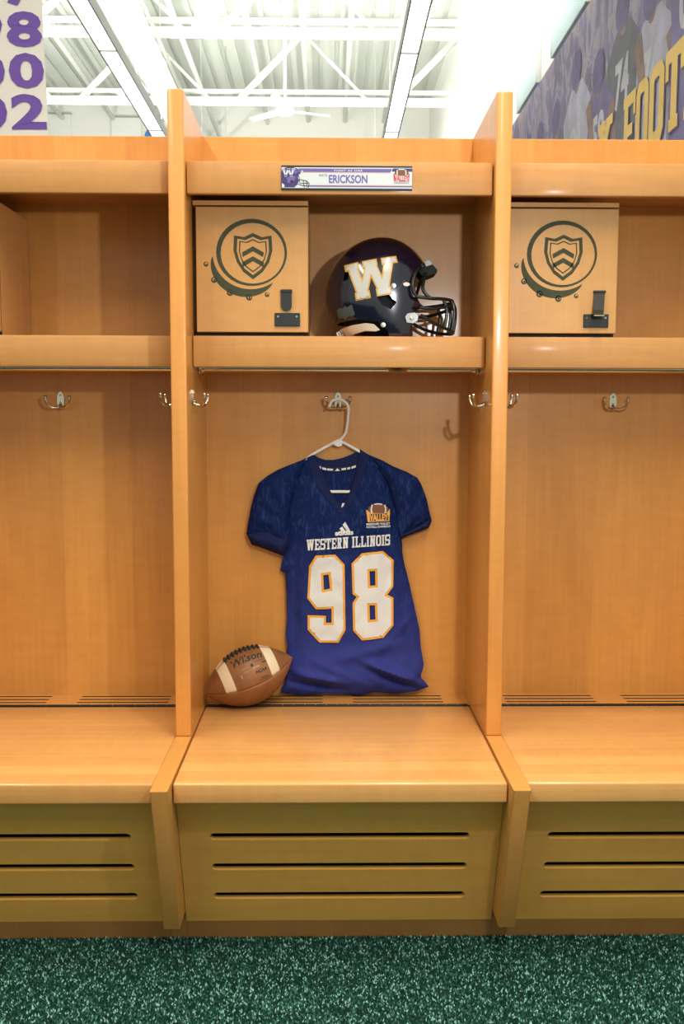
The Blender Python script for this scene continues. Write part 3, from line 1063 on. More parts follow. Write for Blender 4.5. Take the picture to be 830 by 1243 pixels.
# the W: gold edge under white, built of four strokes and five slab bars
def w_polys(grow):
    pt = lambda x, y: (390 + x / 4.88, 280 + y / 4.88)
    TL, TM, TR, BL, BR = pt(180, 203), pt(286, 185), pt(400, 166), pt(246, 388), pt(370, 364)
    ps = [stroke([a, b_], w + 2 * grow) for a, b_, w in ((TL, BL, 9.6), (TM, BL, 7.4), (TM, BR, 9.6), (TR, BR, 8.2))]
    e = Vector((math.cos(math.radians(-10)), math.sin(math.radians(-10))))
    for c, hl, hh, dyy in ((TL, 7.2, 6.0, 2.2), (TM, 7.4, 6.0, 2.2), (TR, 8.2, 6.0, 2.4), (BL, 7.6, 6.6, -2.0), (BR, 7.6, 6.6, -2.0)):
        cc = Vector(c) + Vector((-e.y, e.x)) * dyy * 0.5
        ps.append(stroke([tuple(cc - e * (hl + grow)), tuple(cc + e * (hl + grow))], hh + 2 * grow))
    return ps
K_ = [-0.0265, 0.1988, 1.8183, 1.5969]
hpx = lambda px, py: (K_[0] + (px - 400) / 100 * (K_[1] - K_[0]), K_[2] + (py - 300) / 100 * (K_[3] - K_[2]))
for name, mat, g, off in (('letter_edge', M_DGOLD, 1.6, 0.0009), ('letter_decal', M_DWHITE, 0.0, 0.0020)):
    mb = MB()
    V, F = tri_union([[hpx(*q) for q in p] for p in w_polys(g)], 0.006)
    mb.add([hmap(off)(u, v) for u, v in V], F)
    mb.build(name, mat, helmet, smooth=True)


def on_shell(name, mat, loops_px, off, thick=0.0, h=0.008, parent=helmet):
    mb = MB()
    for lp in loops_px:
        sheet([[hpx(*q) for q in lp]], hmap(off), thick, h, mb)
    return mb.build(name, mat, parent, sharp=40)


on_shell('warning_sticker', M_STICK, [[(409, 375), (413, 372), (416, 373), (419, 370), (421, 372), (427, 369), (431, 381), (428, 383), (424, 382), (419, 386), (416, 384), (411, 385)]], 0.0008)
on_shell('slot_trim', M_PAD, [ell(493.5, 344.5, 4.2, 2.4, 16)], 0.002, 0.0015, 0.004)
on_shell('shell_crease', plain('crease_gloss', (0.10, 0.11, 0.16, 1), 0.15), [stroke([(482, 353), (491, 339)], 0.7)], 0.0012)
for p in ((477.5, 346.7), (465.2, 394.2)):
    x, z = hpx(*p)
    y = -h_lat(x, z)
    MB().lathe([(0.0008, -0.0045), (0.0034, -0.0040), (0.0036, -0.0030), (0.0064, -0.0026), (0.0066, 0.001)], (x - HX, y, z - HZ), 'y', 18).build('snap_button', M_CLIPM, helmet, sharp=40)
x, z = hpx(482, 396)
MB().lathe([(0.0052, -0.0012), (0.0055, 0.0015)], (x - HX, -h_lat(x, z), z - HZ), 'y', 16).build('vent_hole', M_DARK, helmet)
# back neck pad: white curved band with red-brown stripes
pad = on_shell('neck_pad', M_PAD, [[(408.5, 400), (414, 396.5), (428, 393.5), (444, 391.5), (454, 393), (461.5, 400), (457, 401.5), (444, 400.5), (432, 403), (424, 409), (412, 411)]], 0.004, 0.012, 0.006)
mb = MB()
for k in range(3):
    p = stroke([(411.5 + k * 2.6, 400 - k * 0.6), (415.5 + k * 2.6, 409.5)], 1.0)
    V, F, B = tri([[hpx(*q) for q in p]], 0.006)
    mb.add([hmap(0.0048)(u, v) for u, v in V], F)
mb.build('pad_stripe', M_BRED, pad)
# jaw clip
x, z = hpx(499.5, 386)
y = -h_lat(min(x, HX + 0.085), z) - 0.004
clip = MB()
sheet([[hpx(*q) for q in ((492, 384), (495, 380), (504, 379), (508, 383), (507, 389), (502, 392), (494, 391))]], lambda u, v, w: (u - HX, y - 0.006 + w, v - HZ), 0.010, None, clip)
clip = clip.build('mask_clip', M_GLASSY, helmet, sharp=30)
MB().lathe([(0.001, -0.004), (0.0045, -0.003), (0.0052, 0.0), (0.0055, 0.003)], (x - HX, y - 0.006, z - HZ), 'y', 16).build('screw', M_CLIPM, clip, sharp=40)
# brow bumper and its clip
mb = MB()
lp = [(0.2360, 1.7810), (0.2476, 1.7926), (0.2617, 1.7892), (0.2807, 1.7686), (0.2796, 1.7617), (0.2597, 1.7535), (0.2386, 1.7511), (0.2291, 1.7626)]
sheet([lp], lambda u, v, w: (u - HX - abs(0.045 - w) * 0.12, -0.045 + w, v - HZ), 0.09, None, mb)
bump = mb.build('brow_bumper', M_LINER, helmet, sharp=35)
mb = MB()
lp = [(0.2382, 1.7891), (0.2487, 1.7958), (0.2581, 1.7903), (0.2594, 1.7823), (0.2430, 1.7776)]
sheet([lp], lambda u, v, w: (u - HX, -0.048 + w, v - HZ), 0.010, None, mb)
mb.build('brow_clip', M_GLASSY, bump, sharp=35)


# face mask: welded bars; near side is -y
def bar_pts(pts, mirror_all=True):
    return pts


def bars(mb, pts, r=0.0048):
    mb.tube(spline(pts, 5), r, 10)
q_ = lambda xz, lat: (xz[0] - HX, lat, xz[1] - HZ)
mk = MB()
for pl, lats in (([(0.2087, 1.6864), (0.2464, 1.6819), (0.2840, 1.6833), (0.3123, 1.6845), (0.3241, 1.6846)], (-.116, -.110, -.088, -.048, 0)),
                 ([(0.2208, 1.6564), (0.2561, 1.6542), (0.2914, 1.6613), (0.3172, 1.6672), (0.3266, 1.6684)], (-.116, -.108, -.085, -.046, 0)),
                 ([(0.2233, 1.6355), (0.2565, 1.6171), (0.2897, 1.6056), (0.3158, 1.5987), (0.3264, 1.5964)], (-.116, -.106, -.083, -.045, 0))):
    near = [q_(a, l) for a, l in zip(pl, lats)]
    far = [(p[0], -p[1], p[2]) for p in near[::-1]]
    bars(mk, near + far[1:])
for pl, lats in (([(0.3241, 1.6846), (0.3326, 1.6638), (0.3319, 1.6267), (0.3264, 1.5964)], (0, 0, 0, 0)),
                 ([(0.3158, 1.6845), (0.3244, 1.6591), (0.3225, 1.6266), (0.3169, 1.5987)], (-.042, -.042, -.042, -.042)),
                 ([(0.2887, 1.6844), (0.2985, 1.6544), (0.2965, 1.6265), (0.2921, 1.6033)], (-.080, -.080, -.080, -.080)),
                 ([(0.2220, 1.7672), (0.2104, 1.7533), (0.2013, 1.7233), (0.2027, 1.7002), (0.2111, 1.6864)], (-.080, -.098, -.114, -.118, -.116)),
                 ([(0.2409, 1.7580), (0.2341, 1.7350), (0.2296, 1.7096), (0.2392, 1.6912), (0.2511, 1.6820)], (-.050, -.078, -.098, -.108, -.109))):
    for s in (1, -1):
        if lats[0] == 0 and s < 0:
            continue
        bars(mk, [q_(a, s * l) for a, l in zip(pl, lats)])
mk.build('face_mask', M_MASK, helmet, sharp=60)

# ------------------------------------------------------------------ football
M_LEATHER, nt, b = new_mat('pebbled_leather')
tc = nt.nodes.new('ShaderNodeTexCoord')
vo = nt.nodes.new('ShaderNodeTexVoronoi'); vo.inputs['Scale'].default_value = 520
nt.links.new(tc.outputs['Object'], vo.inputs['Vector'])
bp = nt.nodes.new('ShaderNodeBump'); bp.inputs['Strength'].default_value = 0.35; bp.inputs['Distance'].default_value = 0.0008; bp.invert = True
nt.links.new(vo.outputs['Distance'], bp.inputs['Height']); nt.links.new(bp.outputs['Normal'], b.inputs['Normal'])
nz = nt.nodes.new('ShaderNodeTexNoise'); nz.inputs['Scale'].default_value = 14; nz.inputs['Detail'].default_value = 6
nt.links.new(tc.outputs['Object'], nz.inputs['Vector'])
cr = nt.nodes.new('ShaderNodeValToRGB')
cr.color_ramp.elements[0].position = 0.3; cr.color_ramp.elements[0].color = srgb(122, 78, 44)
cr.color_ramp.elements[1].position = 0.7; cr.color_ramp.elements[1].color = srgb(150, 100, 58)
nt.links.new(nz.outputs['Fac'], cr.inputs['Fac']); nt.links.new(cr.outputs['Color'], b.inputs['Base Color'])
b.inputs['Roughness'].default_value = 0.5
M_STRIPE = plain('stripe_white', srgb(225, 212, 182), 0.5, bump=0.2, bscale=700)
M_LACE = plain('lace_dark', (0.006, 0.020, 0.020, 1), 0.7)
M_INK = plain('stamped_ink', (0.010, 0.022, 0.018, 1), 0.6)
M_TAN = plain('stamped_tan', srgb(176, 128, 82), 0.6)

LB, RB = 0.143, 0.0865
az, el = math.radians(17), math.radians(19)
A = Vector((math.cos(az) * math.cos(el), math.sin(az) * math.cos(el), math.sin(el)))
Vv = (Vector((0, 0, 1)) - A * A.z).normalized()
Fv = A.cross(Vv)
if Fv.y > 0:
    Fv = -Fv
lace_tilt = math.radians(6)


def b_r(s):
    t = min(1.0, abs(s) / LB)
    return RB * (1 - t ** 2.05) ** 0.92


def b_pt(s, phi, off=0.0):
    d = Vv * math.cos(phi + lace_tilt) + Fv * math.sin(phi + lace_tilt)
    seam = min(abs(((phi + PI / 4) % (PI / 2)) - PI / 4), PI / 4)
    r = b_r(s)
    dep = 0.0030 * math.exp(-(seam * max(r, 0.01) / 0.0022) ** 2)
    return A * s + d * max(0.0, r - dep * min(1, r / 0.02) + off)


low = 0
for i in range(200):
    s = -LB + 2 * LB * i / 199
    for j in range(60):
        low = min(low, b_pt(s, 2 * PI * j / 60).z)
ball = empty('football', (-0.2675, 0.305, ZB - low + 0.0012), 'brown leather football with white stripes resting on the seat beside the jersey', 'football')
NS = 44
for k in range(4):
    V, F = [], []
    phis = [k * PI / 2 + PI / 2 * j / 18 for j in range(19)]
    phis = sorted(set(phis + [k * PI / 2 + x for x in (0.02, 0.05)] + [(k + 1) * PI / 2 - x for x in (0.02, 0.05)]))
    nph = len(phis)
    for i in range(NS + 1):
        s = -LB * math.cos(PI * i / NS)
        for ph in phis:
            V.append(b_pt(s, ph))
    for i in range(NS):
        for j in range(nph - 1):
            F.append((i * nph + j, i * nph + j + 1, (i + 1) * nph + j + 1, (i + 1) * nph + j))
    mesh_obj('leather_panel', V, [f[::-1] for f in F], M_LEATHER, ball, smooth=True)
for s0, s1 in ((-0.086, -0.056), (0.056, 0.086)):
    for p0, p1 in ((0.025, PI / 2 - 0.02), (-PI / 2 + 0.02, -0.025)):
        V, F = [], []
        for i in range(7):
            for j in range(21):
                V.append(b_pt(s0 + (s1 - s0) * i / 6, p0 + (p1 - p0) * j / 20, 0.0006))
        for i in range(6):
            for j in range(20):
                F.append((i * 21 + j, (i + 1) * 21 + j, (i + 1) * 21 + j + 1, i * 21 + j + 1))
        mesh_obj('stripe', V, F, M_STRIPE, ball, smooth=True)
MB().tube([b_pt(-0.054 + 0.108 * i / 20, 0.0, 0.0022) for i in range(21)], 0.0032, 8).build('lace_cord', M_LACE, ball, smooth=True)
for i in range(9):
    s = -0.052 + 0.104 * i / 8
    MB().tube([b_pt(s, a, 0.0045 - 0.006 * abs(a / 0.16) ** 3) for a in (-0.16, -0.10, -0.04, 0.04, 0.10, 0.16)], 0.0036, 8).build('lace', M_LACE, ball, smooth=True)


def ball_text(name, txt, s0, phi0, w, h, mat, **kw):
    V, F = fit_text(txt, w, h, **kw)
    mb = MB()
    mb.add([b_pt(s0 + x, phi0 - (y - h / 2) / max(b_r(s0 + x), 0.03), 0.0007) for x, y in V], F)
    return mb.build(name, mat, ball)


D_ = math.radians
ball_text('maker_lettering', 'Wilson', 0.004, D_(30), 0.094, 0.026, M_INK, bold=0.022, shear=0.25)
ball_text('league_lettering', 'NCAA', 0.030, D_(65), 0.036, 0.0105, M_INK, bold=0.03, shear=0.3)
mb = MB()
V, F, B = tri([ell(0, 0, 0.0042, 0.0050, 14)])
mb.add([b_pt(0.010 + x, D_(49) - y / 0.08, 0.0007) for x, y in V], F)
mb.build('stamped_dot', M_INK, ball)
mb = MB()
for s0, ph, w, h in ((0.032, 79, 0.022, 0.0013), (0.032, 82.5, 0.034, 0.0013), (0.048, 50, 0.014, 0.0030), (0.034, 44, 0.034, 0.0010)):
    V, F, B = tri([rect(-w / 2, w / 2, -h / 2, h / 2)], 0.004)
    mb.add([b_pt(s0 + x, D_(ph) - y / 0.08, 0.0007) for x, y in V], F)
mb.build('small_print', M_INK, ball)
mb = MB()
for s0, ph, w, h in ((-0.014, 50, 0.022, 0.0014), (-0.002, 57, 0.034, 0.0014), (0.020, 55, 0.022, 0.0050), (-0.030, 63, 0.0035, 0.010)):
    V, F, B = tri([rect(-w / 2, w / 2, -h / 2, h / 2)], 0.004)
    mb.add([b_pt(s0 + x, D_(ph) - y / 0.08, 0.0007) for x, y in V], F)
mb.build('small_print', M_TAN, ball)

# ------------------------------------------------------------------ hanger
YH = 0.3975
hang = empty('coat_hanger', (0, 0, 0), 'white plastic hanger on the middle chrome hook, holding the jersey', 'hanger')
hk = [(-0.0275, 1.3875), (-0.0231, 1.3999), (-0.0144, 1.4086), (-0.0007, 1.4121), (0.0142, 1.4086), (0.0254, 1.3988), (0.0312, 1.3840), (0.0300, 1.3568), (0.0268, 1.3295), (0.0234, 1.3121), (0.0157, 1.2996), (0.0058, 1.2897)]
ys = [.366, .366, .366, .368, .372, .376, .380, .384, .389, .393, .396, YH]
MB().tube(spline([(x, y, z) for (x, z), y in zip(hk, ys)], 5), 0.0043, 12).build('hanger_hook', M_WHITE, hang, smooth=True)
arm = [(-0.1204, 1.2094), (-0.0954, 1.2307), (-0.0741, 1.2470), (-0.0179, 1.2783), (0.0021, 1.2883), (0.0108, 1.2846), (0.0647, 1.2548), (0.0848, 1.2385), (0.1125, 1.2173)]
fr_ = MB()
low_bar = [(0.1125, 1.2173), (0.1252, 1.1948), (0.1204, 1.1596), (0.0954, 1.1344), (-0.0804, 1.1342), (-0.1055, 1.1542), (-0.1180, 1.1793), (-0.1204, 1.2094)]
fr_.tube(spline([(x, YH, z) for x, z in arm], 5), 0.0046, 12)
fr_.tube(spline([(x, YH, z) for x, z in low_bar], 5), 0.0046, 12)
sheet([[(-0.0154, 1.2796), (0.0033, 1.2883), (0.0133, 1.2821), (0.0121, 1.2721), (-0.0004, 1.2684), (-0.0104, 1.2733)]], lambda u, v, w: (u, YH - 0.0062 + w, v), 0.012, None, fr_)
fr_.build('hanger_frame', M_WHITE, hang, sharp=50)

# ------------------------------------------------------------------ jersey
M_CLOTH, nt, b = new_mat('jersey_cloth')
N = nt.nodes.new; L = nt.links.new
tc = N('ShaderNodeTexCoord')
sp = N('ShaderNodeSeparateXYZ'); L(tc.outputs['Object'], sp.inputs[0])
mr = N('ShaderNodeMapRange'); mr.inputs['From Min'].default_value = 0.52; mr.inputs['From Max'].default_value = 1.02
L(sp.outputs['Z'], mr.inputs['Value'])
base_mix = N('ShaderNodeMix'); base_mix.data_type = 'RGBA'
base_mix.inputs['A'].default_value = (0.038, 0.048, 0.27, 1); base_mix.inputs['B'].default_value = (0.004, 0.015, 0.085, 1)  # navy-to-purple hue is the cloth's; the darker top is mostly painted-in shade
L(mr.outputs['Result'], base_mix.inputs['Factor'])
mp = N('ShaderNodeMapping'); mp.inputs['Scale'].default_value = (75, 30, 22); mp.inputs['Rotation'].default_value = (0, 0.12, 0)
L(tc.outputs['Object'], mp.inputs['Vector'])
nz = N('ShaderNodeTexNoise'); nz.inputs['Scale'].default_value = 1.0; nz.inputs['Detail'].default_value = 2; nz.inputs['Distortion'].default_value = 1.4
L(mp.outputs[0], nz.inputs['Vector'])
cr = N('ShaderNodeValToRGB'); cr.color_ramp.elements[0].position = 0.52; cr.color_ramp.elements[0].color = (0, 0, 0, 1); cr.color_ramp.elements[1].position = 0.66; cr.color_ramp.elements[1].color = (1, 1, 1, 1)
L(nz.outputs['Fac'], cr.inputs['Fac'])
fx = N('ShaderNodeMix'); fx.data_type = 'RGBA'; fx.inputs['B'].default_value = (0.022, 0.050, 0.19, 1)
fm = N('ShaderNodeMath'); fm.operation = 'MULTIPLY'; fm.inputs[1].default_value = 0.6; L(cr.outputs['Color'], fm.inputs[0])
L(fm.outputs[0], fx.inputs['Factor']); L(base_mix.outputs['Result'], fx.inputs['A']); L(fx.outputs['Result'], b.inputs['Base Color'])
b.inputs['Roughness'].default_value = 0.75; b.inputs['Specular IOR Level'].default_value = 0.12
n2 = N('ShaderNodeTexNoise'); n2.inputs['Scale'].default_value = 900; L(tc.outputs['Object'], n2.inputs['Vector'])
n3 = N('ShaderNodeTexNoise'); n3.inputs['Scale'].default_value = 26; n3.inputs['Detail'].default_value = 4; L(tc.outputs['Object'], n3.inputs['Vector'])
bp1 = N('ShaderNodeBump'); bp1.inputs['Strength'].default_value = 0.25; bp1.inputs['Distance'].default_value = 0.012; L(n3.outputs['Fac'], bp1.inputs['Height'])
bp = N('ShaderNodeBump'); bp.inputs['Strength'].default_value = 0.2; bp.inputs['Distance'].default_value = 0.0006; L(n2.outputs['Fac'], bp.inputs['Height'])
L(bp1.outputs['Normal'], bp.inputs['Normal']); L(bp.outputs['Normal'], b.inputs['Normal'])
M_COLLAR = plain('jersey_rib', (0.012, 0.020, 0.082, 1), 0.85, bump=0.2, bscale=600, spec=0.12)
M_NUM = plain('number_white', srgb(216, 222, 224), 0.6, bump=0.15, bscale=500)
M_NGOLD = plain('number_gold', srgb(232, 166, 40), 0.55)
M_TAPE = plain('neck_tape', (0.012, 0.022, 0.05, 1), 0.8)

jersey = empty('football_jersey', (0, 0, 0), 'navy football jersey with white and gold number 98, hanging in the middle locker', 'jersey')
JY = .385
body_lp = [(-0.0746, 1.2472), (-0.0940, 1.2359), (-0.1103, 1.2271), (-0.1329, 1.1495), (-0.1532, 1.0690), (-0.1508, 1.0236), (-0.1534, 0.9830), (-0.1636, 0.9424), (-0.1738, 0.9068), (-0.1774, 0.8882), (-0.1618, 0.8800), (-0.1589, 0.8335), (-0.1578, 0.7815), (-0.1566, 0.7377), (-0.1606, 0.6887), (-0.1544, 0.6447), (-0.1519, 0.6071), (-0.1559, 0.5590), (-0.1773, 0.5050), (-0.1420, 0.5002), (-0.1052, 0.4968), (-0.0411, 0.5024), (0.0152, 0.5005), (0.0713, 0.4956), (0.1194, 0.5073), (0.1758, 0.5001), (0.2480, 0.5100), (0.2840, 0.5246), (0.2717, 0.5410), (0.2557, 0.5575), (0.2642, 0.5818), (0.2673, 0.5985), (0.2586, 0.6473), (0.2542, 0.7041), (0.2375, 0.7771), (0.2208, 0.8496), (0.2043, 0.9137), (0.1992, 0.9426), (0.1982, 0.9731), (0.1889, 1.0238), (0.1759, 1.0870), (0.1501, 1.1700), (0.1046, 1.2388), (0.0846, 1.2500), (0.0665, 1.2617), (0.0604, 1.2200), (0.0474, 1.1673), (0.0372, 1.1359), (0.0097, 1.0886), (-0.0076, 1.1095), (-0.0257, 1.1396), (-0.0503, 1.1947)]
creases = []   # (p0, p1, half width, amplitude) in metres; negative amplitude sinks


def crease(pts, w, a):
    creases.append((pts[0], pts[1], w, a))
crease([(-0.1532, 1.0640), (-0.0954, 1.1646)], 0.010, -0.004)
crease([(0.1943, 0.9858), (0.1605, 1.1248)], 0.010, -0.004)
crease([(-0.1209, 0.8966), (-0.1366, 0.6395)], 0.016, -0.006)
crease([(-0.0955, 1.0236), (-0.1211, 0.7686)], 0.014, 0.005)
crease([(0.0774, 0.6133), (0.2620, 0.5452)], 0.013, 0.026)
crease([(0.0980, 0.5820), (0.2443, 0.5191)], 0.010, -0.022)
crease([(-0.1521, 0.5460), (0.0139, 0.5143)], 0.010, -0.022)
crease([(-0.1469, 0.5824), (0.0394, 0.5404)], 0.012, 0.018)
crease([(-0.0118, 0.6134), (0.1791, 0.6651)], 0.018, 0.014)
crease([(-0.0755, 0.6135), (0.1085, 0.5298)], 0.013, 0.007)
crease([(0.1773, 0.8966), (0.2306, 0.6131)], 0.012, -0.006)
crease([(0.1536, 0.6651), (0.2419, 0.7684)], 0.012, 0.006)
crease([(-0.0628, 1.0236), (0.0881, 1.0389)], 0.016, -0.003)
crease([(-0.0302, 1.0994), (-0.1006, 0.9729)], 0.012, 0.004)
crease([(0.0501, 1.0944), (0.1311, 0.9984)], 0.012, 0.003)
HEM0, HEM1 = 0.4961, 0.6134


def field(x, z, loops, tmin, tmax, fall):
    """front surface y of a cloth piece: puffs out from the rim, with creases and slow undulation"""
    P = np.c_[x, z]
    d = edge_dist(P, loops)
    t = tmin + (tmax - tmin) * (1 - np.exp(-d / fall))
    k = np.clip(d / 0.02, 0, 1)
    for a, b_, w, amp in creases:
        a = np.array(a); b_ = np.array(b_)
        e = b_ - a
        u = ((P - a) @ e) / (e @ e)
        uc = np.clip(u, 0, 1)
        dd = np.hypot(*(P - a - uc[:, None] * e).T)
        t += k * amp * np.exp(-(dd / w) ** 2) * np.sin(np.clip(uc * 0.8 + 0.1, 0, 1) * PI)
    nn = np.array([noise.noise((xx * 16, zz * 9, 3.1)) + 0.5 * noise.noise((xx * 36, zz * 22, 7.7)) for xx, zz in P])
    t += k * 0.0065 * nn
    return t


YB = 0.4085


def body_y(xz):
    xz = np.array(xz, float)
    t = field(xz[:, 0], xz[:, 1], [body_lp], 0.012, 0.036, 0.030)
    # the belly of the cloth settles forward near the hem
    g = np.clip((HEM1 - xz[:, 1]) / (HEM1 - HEM0), -1.5, 1)
    t += 0.016 * np.exp(-((g - 0.35) / 0.5) ** 2)
    return YB - t


def cloth(name, loops, yfun, mat, h=0.008, rim=0.004, parent=None):
    V, F, B = tri(loops, h)
    Y = yfun(V)
    n = len(V)
    vs = [(u, y, v) for (u, v), y in zip(V, Y)] + [(u, y + rim, v) for (u, v), y in zip(V, Y)]
    fs = list(F) + [(b_, a, a + n, b_ + n) for a, b_ in B]
    return mesh_obj(name, vs, fs, mat, parent or jersey, sharp=50)


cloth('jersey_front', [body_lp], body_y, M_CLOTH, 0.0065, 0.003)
# rear sheet seen inside the neck, its rib collar and tape
back_lp = [(-0.0733, 1.2434), (-0.0578, 1.2347), (-0.0378, 1.2285), (-0.0129, 1.2286), (0.0146, 1.2349), (0.0421, 1.2461), (0.0645, 1.2574), (0.1046, 1.2350), (0.1906, 1.1248), (0.1868, 0.9731), (0.2079, 0.8711), (0.2503, 0.6909), (0.2621, 0.5348), (0.2315, 0.5139), (-0.1650, 0.5147), (-0.1516, 0.7171), (-0.1612, 0.8966), (-0.1458, 1.0236), (-0.1204, 1.1621), (-0.1053, 1.2246)]
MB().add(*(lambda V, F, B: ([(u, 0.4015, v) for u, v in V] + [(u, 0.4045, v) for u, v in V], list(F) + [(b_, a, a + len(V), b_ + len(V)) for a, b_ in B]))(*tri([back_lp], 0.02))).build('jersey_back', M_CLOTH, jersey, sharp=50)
flat = lambda y: (lambda V: [y] * len(V))
rib = cloth('back_collar', [[(-0.0733, 1.2447), (-0.0578, 1.2347), (-0.0378, 1.2278), (-0.0129, 1.2273), (0.0146, 1.2336), (0.0421, 1.2449), (0.0658, 1.2579), (0.0597, 1.2099), (0.0347, 1.2037), (-0.0053, 1.1973), (-0.0403, 1.2010), (-0.0628, 1.2097)]], flat(0.3992), M_COLLAR, 0.01, 0.002)
tape = cloth('neck_tape', [[(-0.0628, 1.2160), (-0.0403, 1.2073), (-0.0053, 1.2041), (0.0347, 1.2092), (0.0572, 1.2159), (0.0560, 1.2039), (0.0347, 1.1974), (-0.0053, 1.1923), (-0.0403, 1.1953), (-0.0591, 1.2032)]], flat(0.3985), M_TAPE, 0.01, 0.001, rib)
mb = MB()
for seg in ([(-0.0608, 1.2117), (-0.0516, 1.2083), (-0.0516, 1.2018), (-0.0588, 1.2047)], [(-0.0478, 1.2063), (-0.0353, 1.2033), (-0.0353, 1.1973), (-0.0478, 1.1998)], [(-0.0328, 1.2028), (-0.0153, 1.2013), (-0.0153, 1.1958), (-0.0328, 1.1968)], [(-0.0090, 1.1948), (-0.0016, 1.2033), (0.0060, 1.1953)],
            [(0.0110, 1.2029), (0.0247, 1.2049), (0.0247, 1.1989), (0.0110, 1.1969)], [(0.0285, 1.2049), (0.0372, 1.2074), (0.0372, 1.2009), (0.0285, 1.1994)], [(0.0410, 1.2079), (0.0547, 1.2129), (0.0547, 1.2059), (0.0410, 1.2019)]):
    V, F, B = tri([seg])
    mb.add([(u, 0.3978, v) for u, v in V], F)
mb.build('tape_lettering', M_NUM, rib)
# V collar
col_lp = [(-0.0746, 1.2472), (-0.0953, 1.2347), (-0.0803, 1.1922), (-0.0578, 1.1446), (-0.0327, 1.1095), (-0.0026, 1.0730), (0.0113, 1.0641), (0.0276, 1.0818), (0.0501, 1.1146), (0.0724, 1.1749), (0.0872, 1.2200), (0.0971, 1.2425), (0.0846, 1.2500), (0.0665, 1.2617), (0.0604, 1.2200), (0.0474, 1.1673), (0.0372, 1.1359), (0.0097, 1.0886), (-0.0076, 1.1095), (-0.0257, 1.1396), (-0.0503, 1.1947)]
cloth('collar', [col_lp], lambda V: body_y(V) - 0.0028, M_COLLAR, 0.006, 0.004)
V, F, B = tri([[(0.0105, 1.0831), (0.0130, 1.0964), (0.0205, 1.0979), (0.0175, 1.0894)]])
MB().add([(u, y - 0.006, v) for (u, v), y in zip(V, body_y(V))], F).build('collar_tag', M_NUM, jersey)
# sleeves and cuffs
slv = [[(-0.0953, 1.2352), (-0.1120, 1.2266), (-0.1502, 1.2121), (-0.1827, 1.1985), (-0.2153, 1.1795), (-0.2416, 1.1576), (-0.2556, 1.1192), (-0.2659, 1.0805), (-0.2737, 1.0386), (-0.2794, 1.0027), (-0.2614, 0.9931), (-0.2313, 0.9982), (-0.1961, 0.9856), (-0.1635, 0.9704), (-0.1471, 0.9729), (-0.1508, 1.0236), (-0.1494, 1.0690), (-0.1329, 1.1445)],
       [(0.0971, 1.2438), (0.1347, 1.2276), (0.1704, 1.2086), (0.2101, 1.1927), (0.2414, 1.1757), (0.2531, 1.1576), (0.2617, 1.1363), (0.2712, 1.1098), (0.2778, 1.0811), (0.2858, 1.0492), (0.2645, 1.0315), (0.2344, 1.0188), (0.2068, 0.9985), (0.1918, 0.9807), (0.1839, 1.0238), (0.1759, 1.0794), (0.1502, 1.1625)]]
cuf = [[(-0.2799, 1.0045), (-0.2613, 1.0103), (-0.2412, 1.0159), (-0.2111, 1.0190), (-0.1810, 1.0020), (-0.1463, 0.9983), (-0.1472, 0.9678), (-0.1654, 0.9338), (-0.1988, 0.9455), (-0.2352, 0.9594), (-0.2641, 0.9690)],
       [(0.2849, 1.0568), (0.2669, 1.0441), (0.2509, 1.0335), (0.2268, 1.0201), (0.2034, 1.0086), (0.1878, 1.0112), (0.1931, 0.9820), (0.2036, 0.9921), (0.2431, 1.0066), (0.2785, 1.0206), (0.2879, 1.0416)]]
scr = [[(([(-0.2304, 1.1494), (-0.1607, 1.0690)]), 0.010, -0.006), (([(-0.2104, 1.1695), (-0.1506, 1.0942)]), 0.009, 0.005), (([(-0.2635, 1.0613), (-0.1759, 1.0235)]), 0.010, 0.005), (([(-0.2457, 1.0991), (-0.1633, 1.0337)]), 0.009, -0.005), (([(-0.1453, 1.1996), (-0.1456, 1.0867)]), 0.010, -0.004)],
       [(([(0.2559, 1.1350), (0.1915, 1.0238)]), 0.010, -0.006), (([(0.2254, 1.1651), (0.1861, 1.0618)]), 0.009, 0.005), (([(0.2715, 1.0846), (0.2015, 1.0238)]), 0.009, 0.004), (([(0.2068, 0.9985), (0.2666, 1.0694)]), 0.008, -0.004)]]
body_creases = creases
for i in (0, 1):
    creases = [(p[0], p[1], w, a) for p, w, a in scr[i]]
    lp = slv[i]
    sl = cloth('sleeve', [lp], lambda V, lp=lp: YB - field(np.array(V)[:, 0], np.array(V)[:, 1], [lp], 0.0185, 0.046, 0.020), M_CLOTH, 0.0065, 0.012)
    creases = []
    lp2 = cuf[i]
    cloth('cuff', [lp2], lambda V, lp=lp2: YB - field(np.array(V)[:, 0], np.array(V)[:, 1], [lp], 0.016, 0.052, 0.014), M_COLLAR, 0.005, 0.012, sl)
creases = body_creases


def on_jersey(name, mat, polys, off, h=0.008, parent=None):
    mb = MB()
    for p in polys:
        loops = p if isinstance(p[0], list) else [p]
        V, F, B = tri(loops, h)
        Y = body_y(V)
        mb.add([(u, y - off, v) for (u, v), y in zip(V, Y)], F)
    return mb.build(name, mat, parent or jersey, smooth=True)


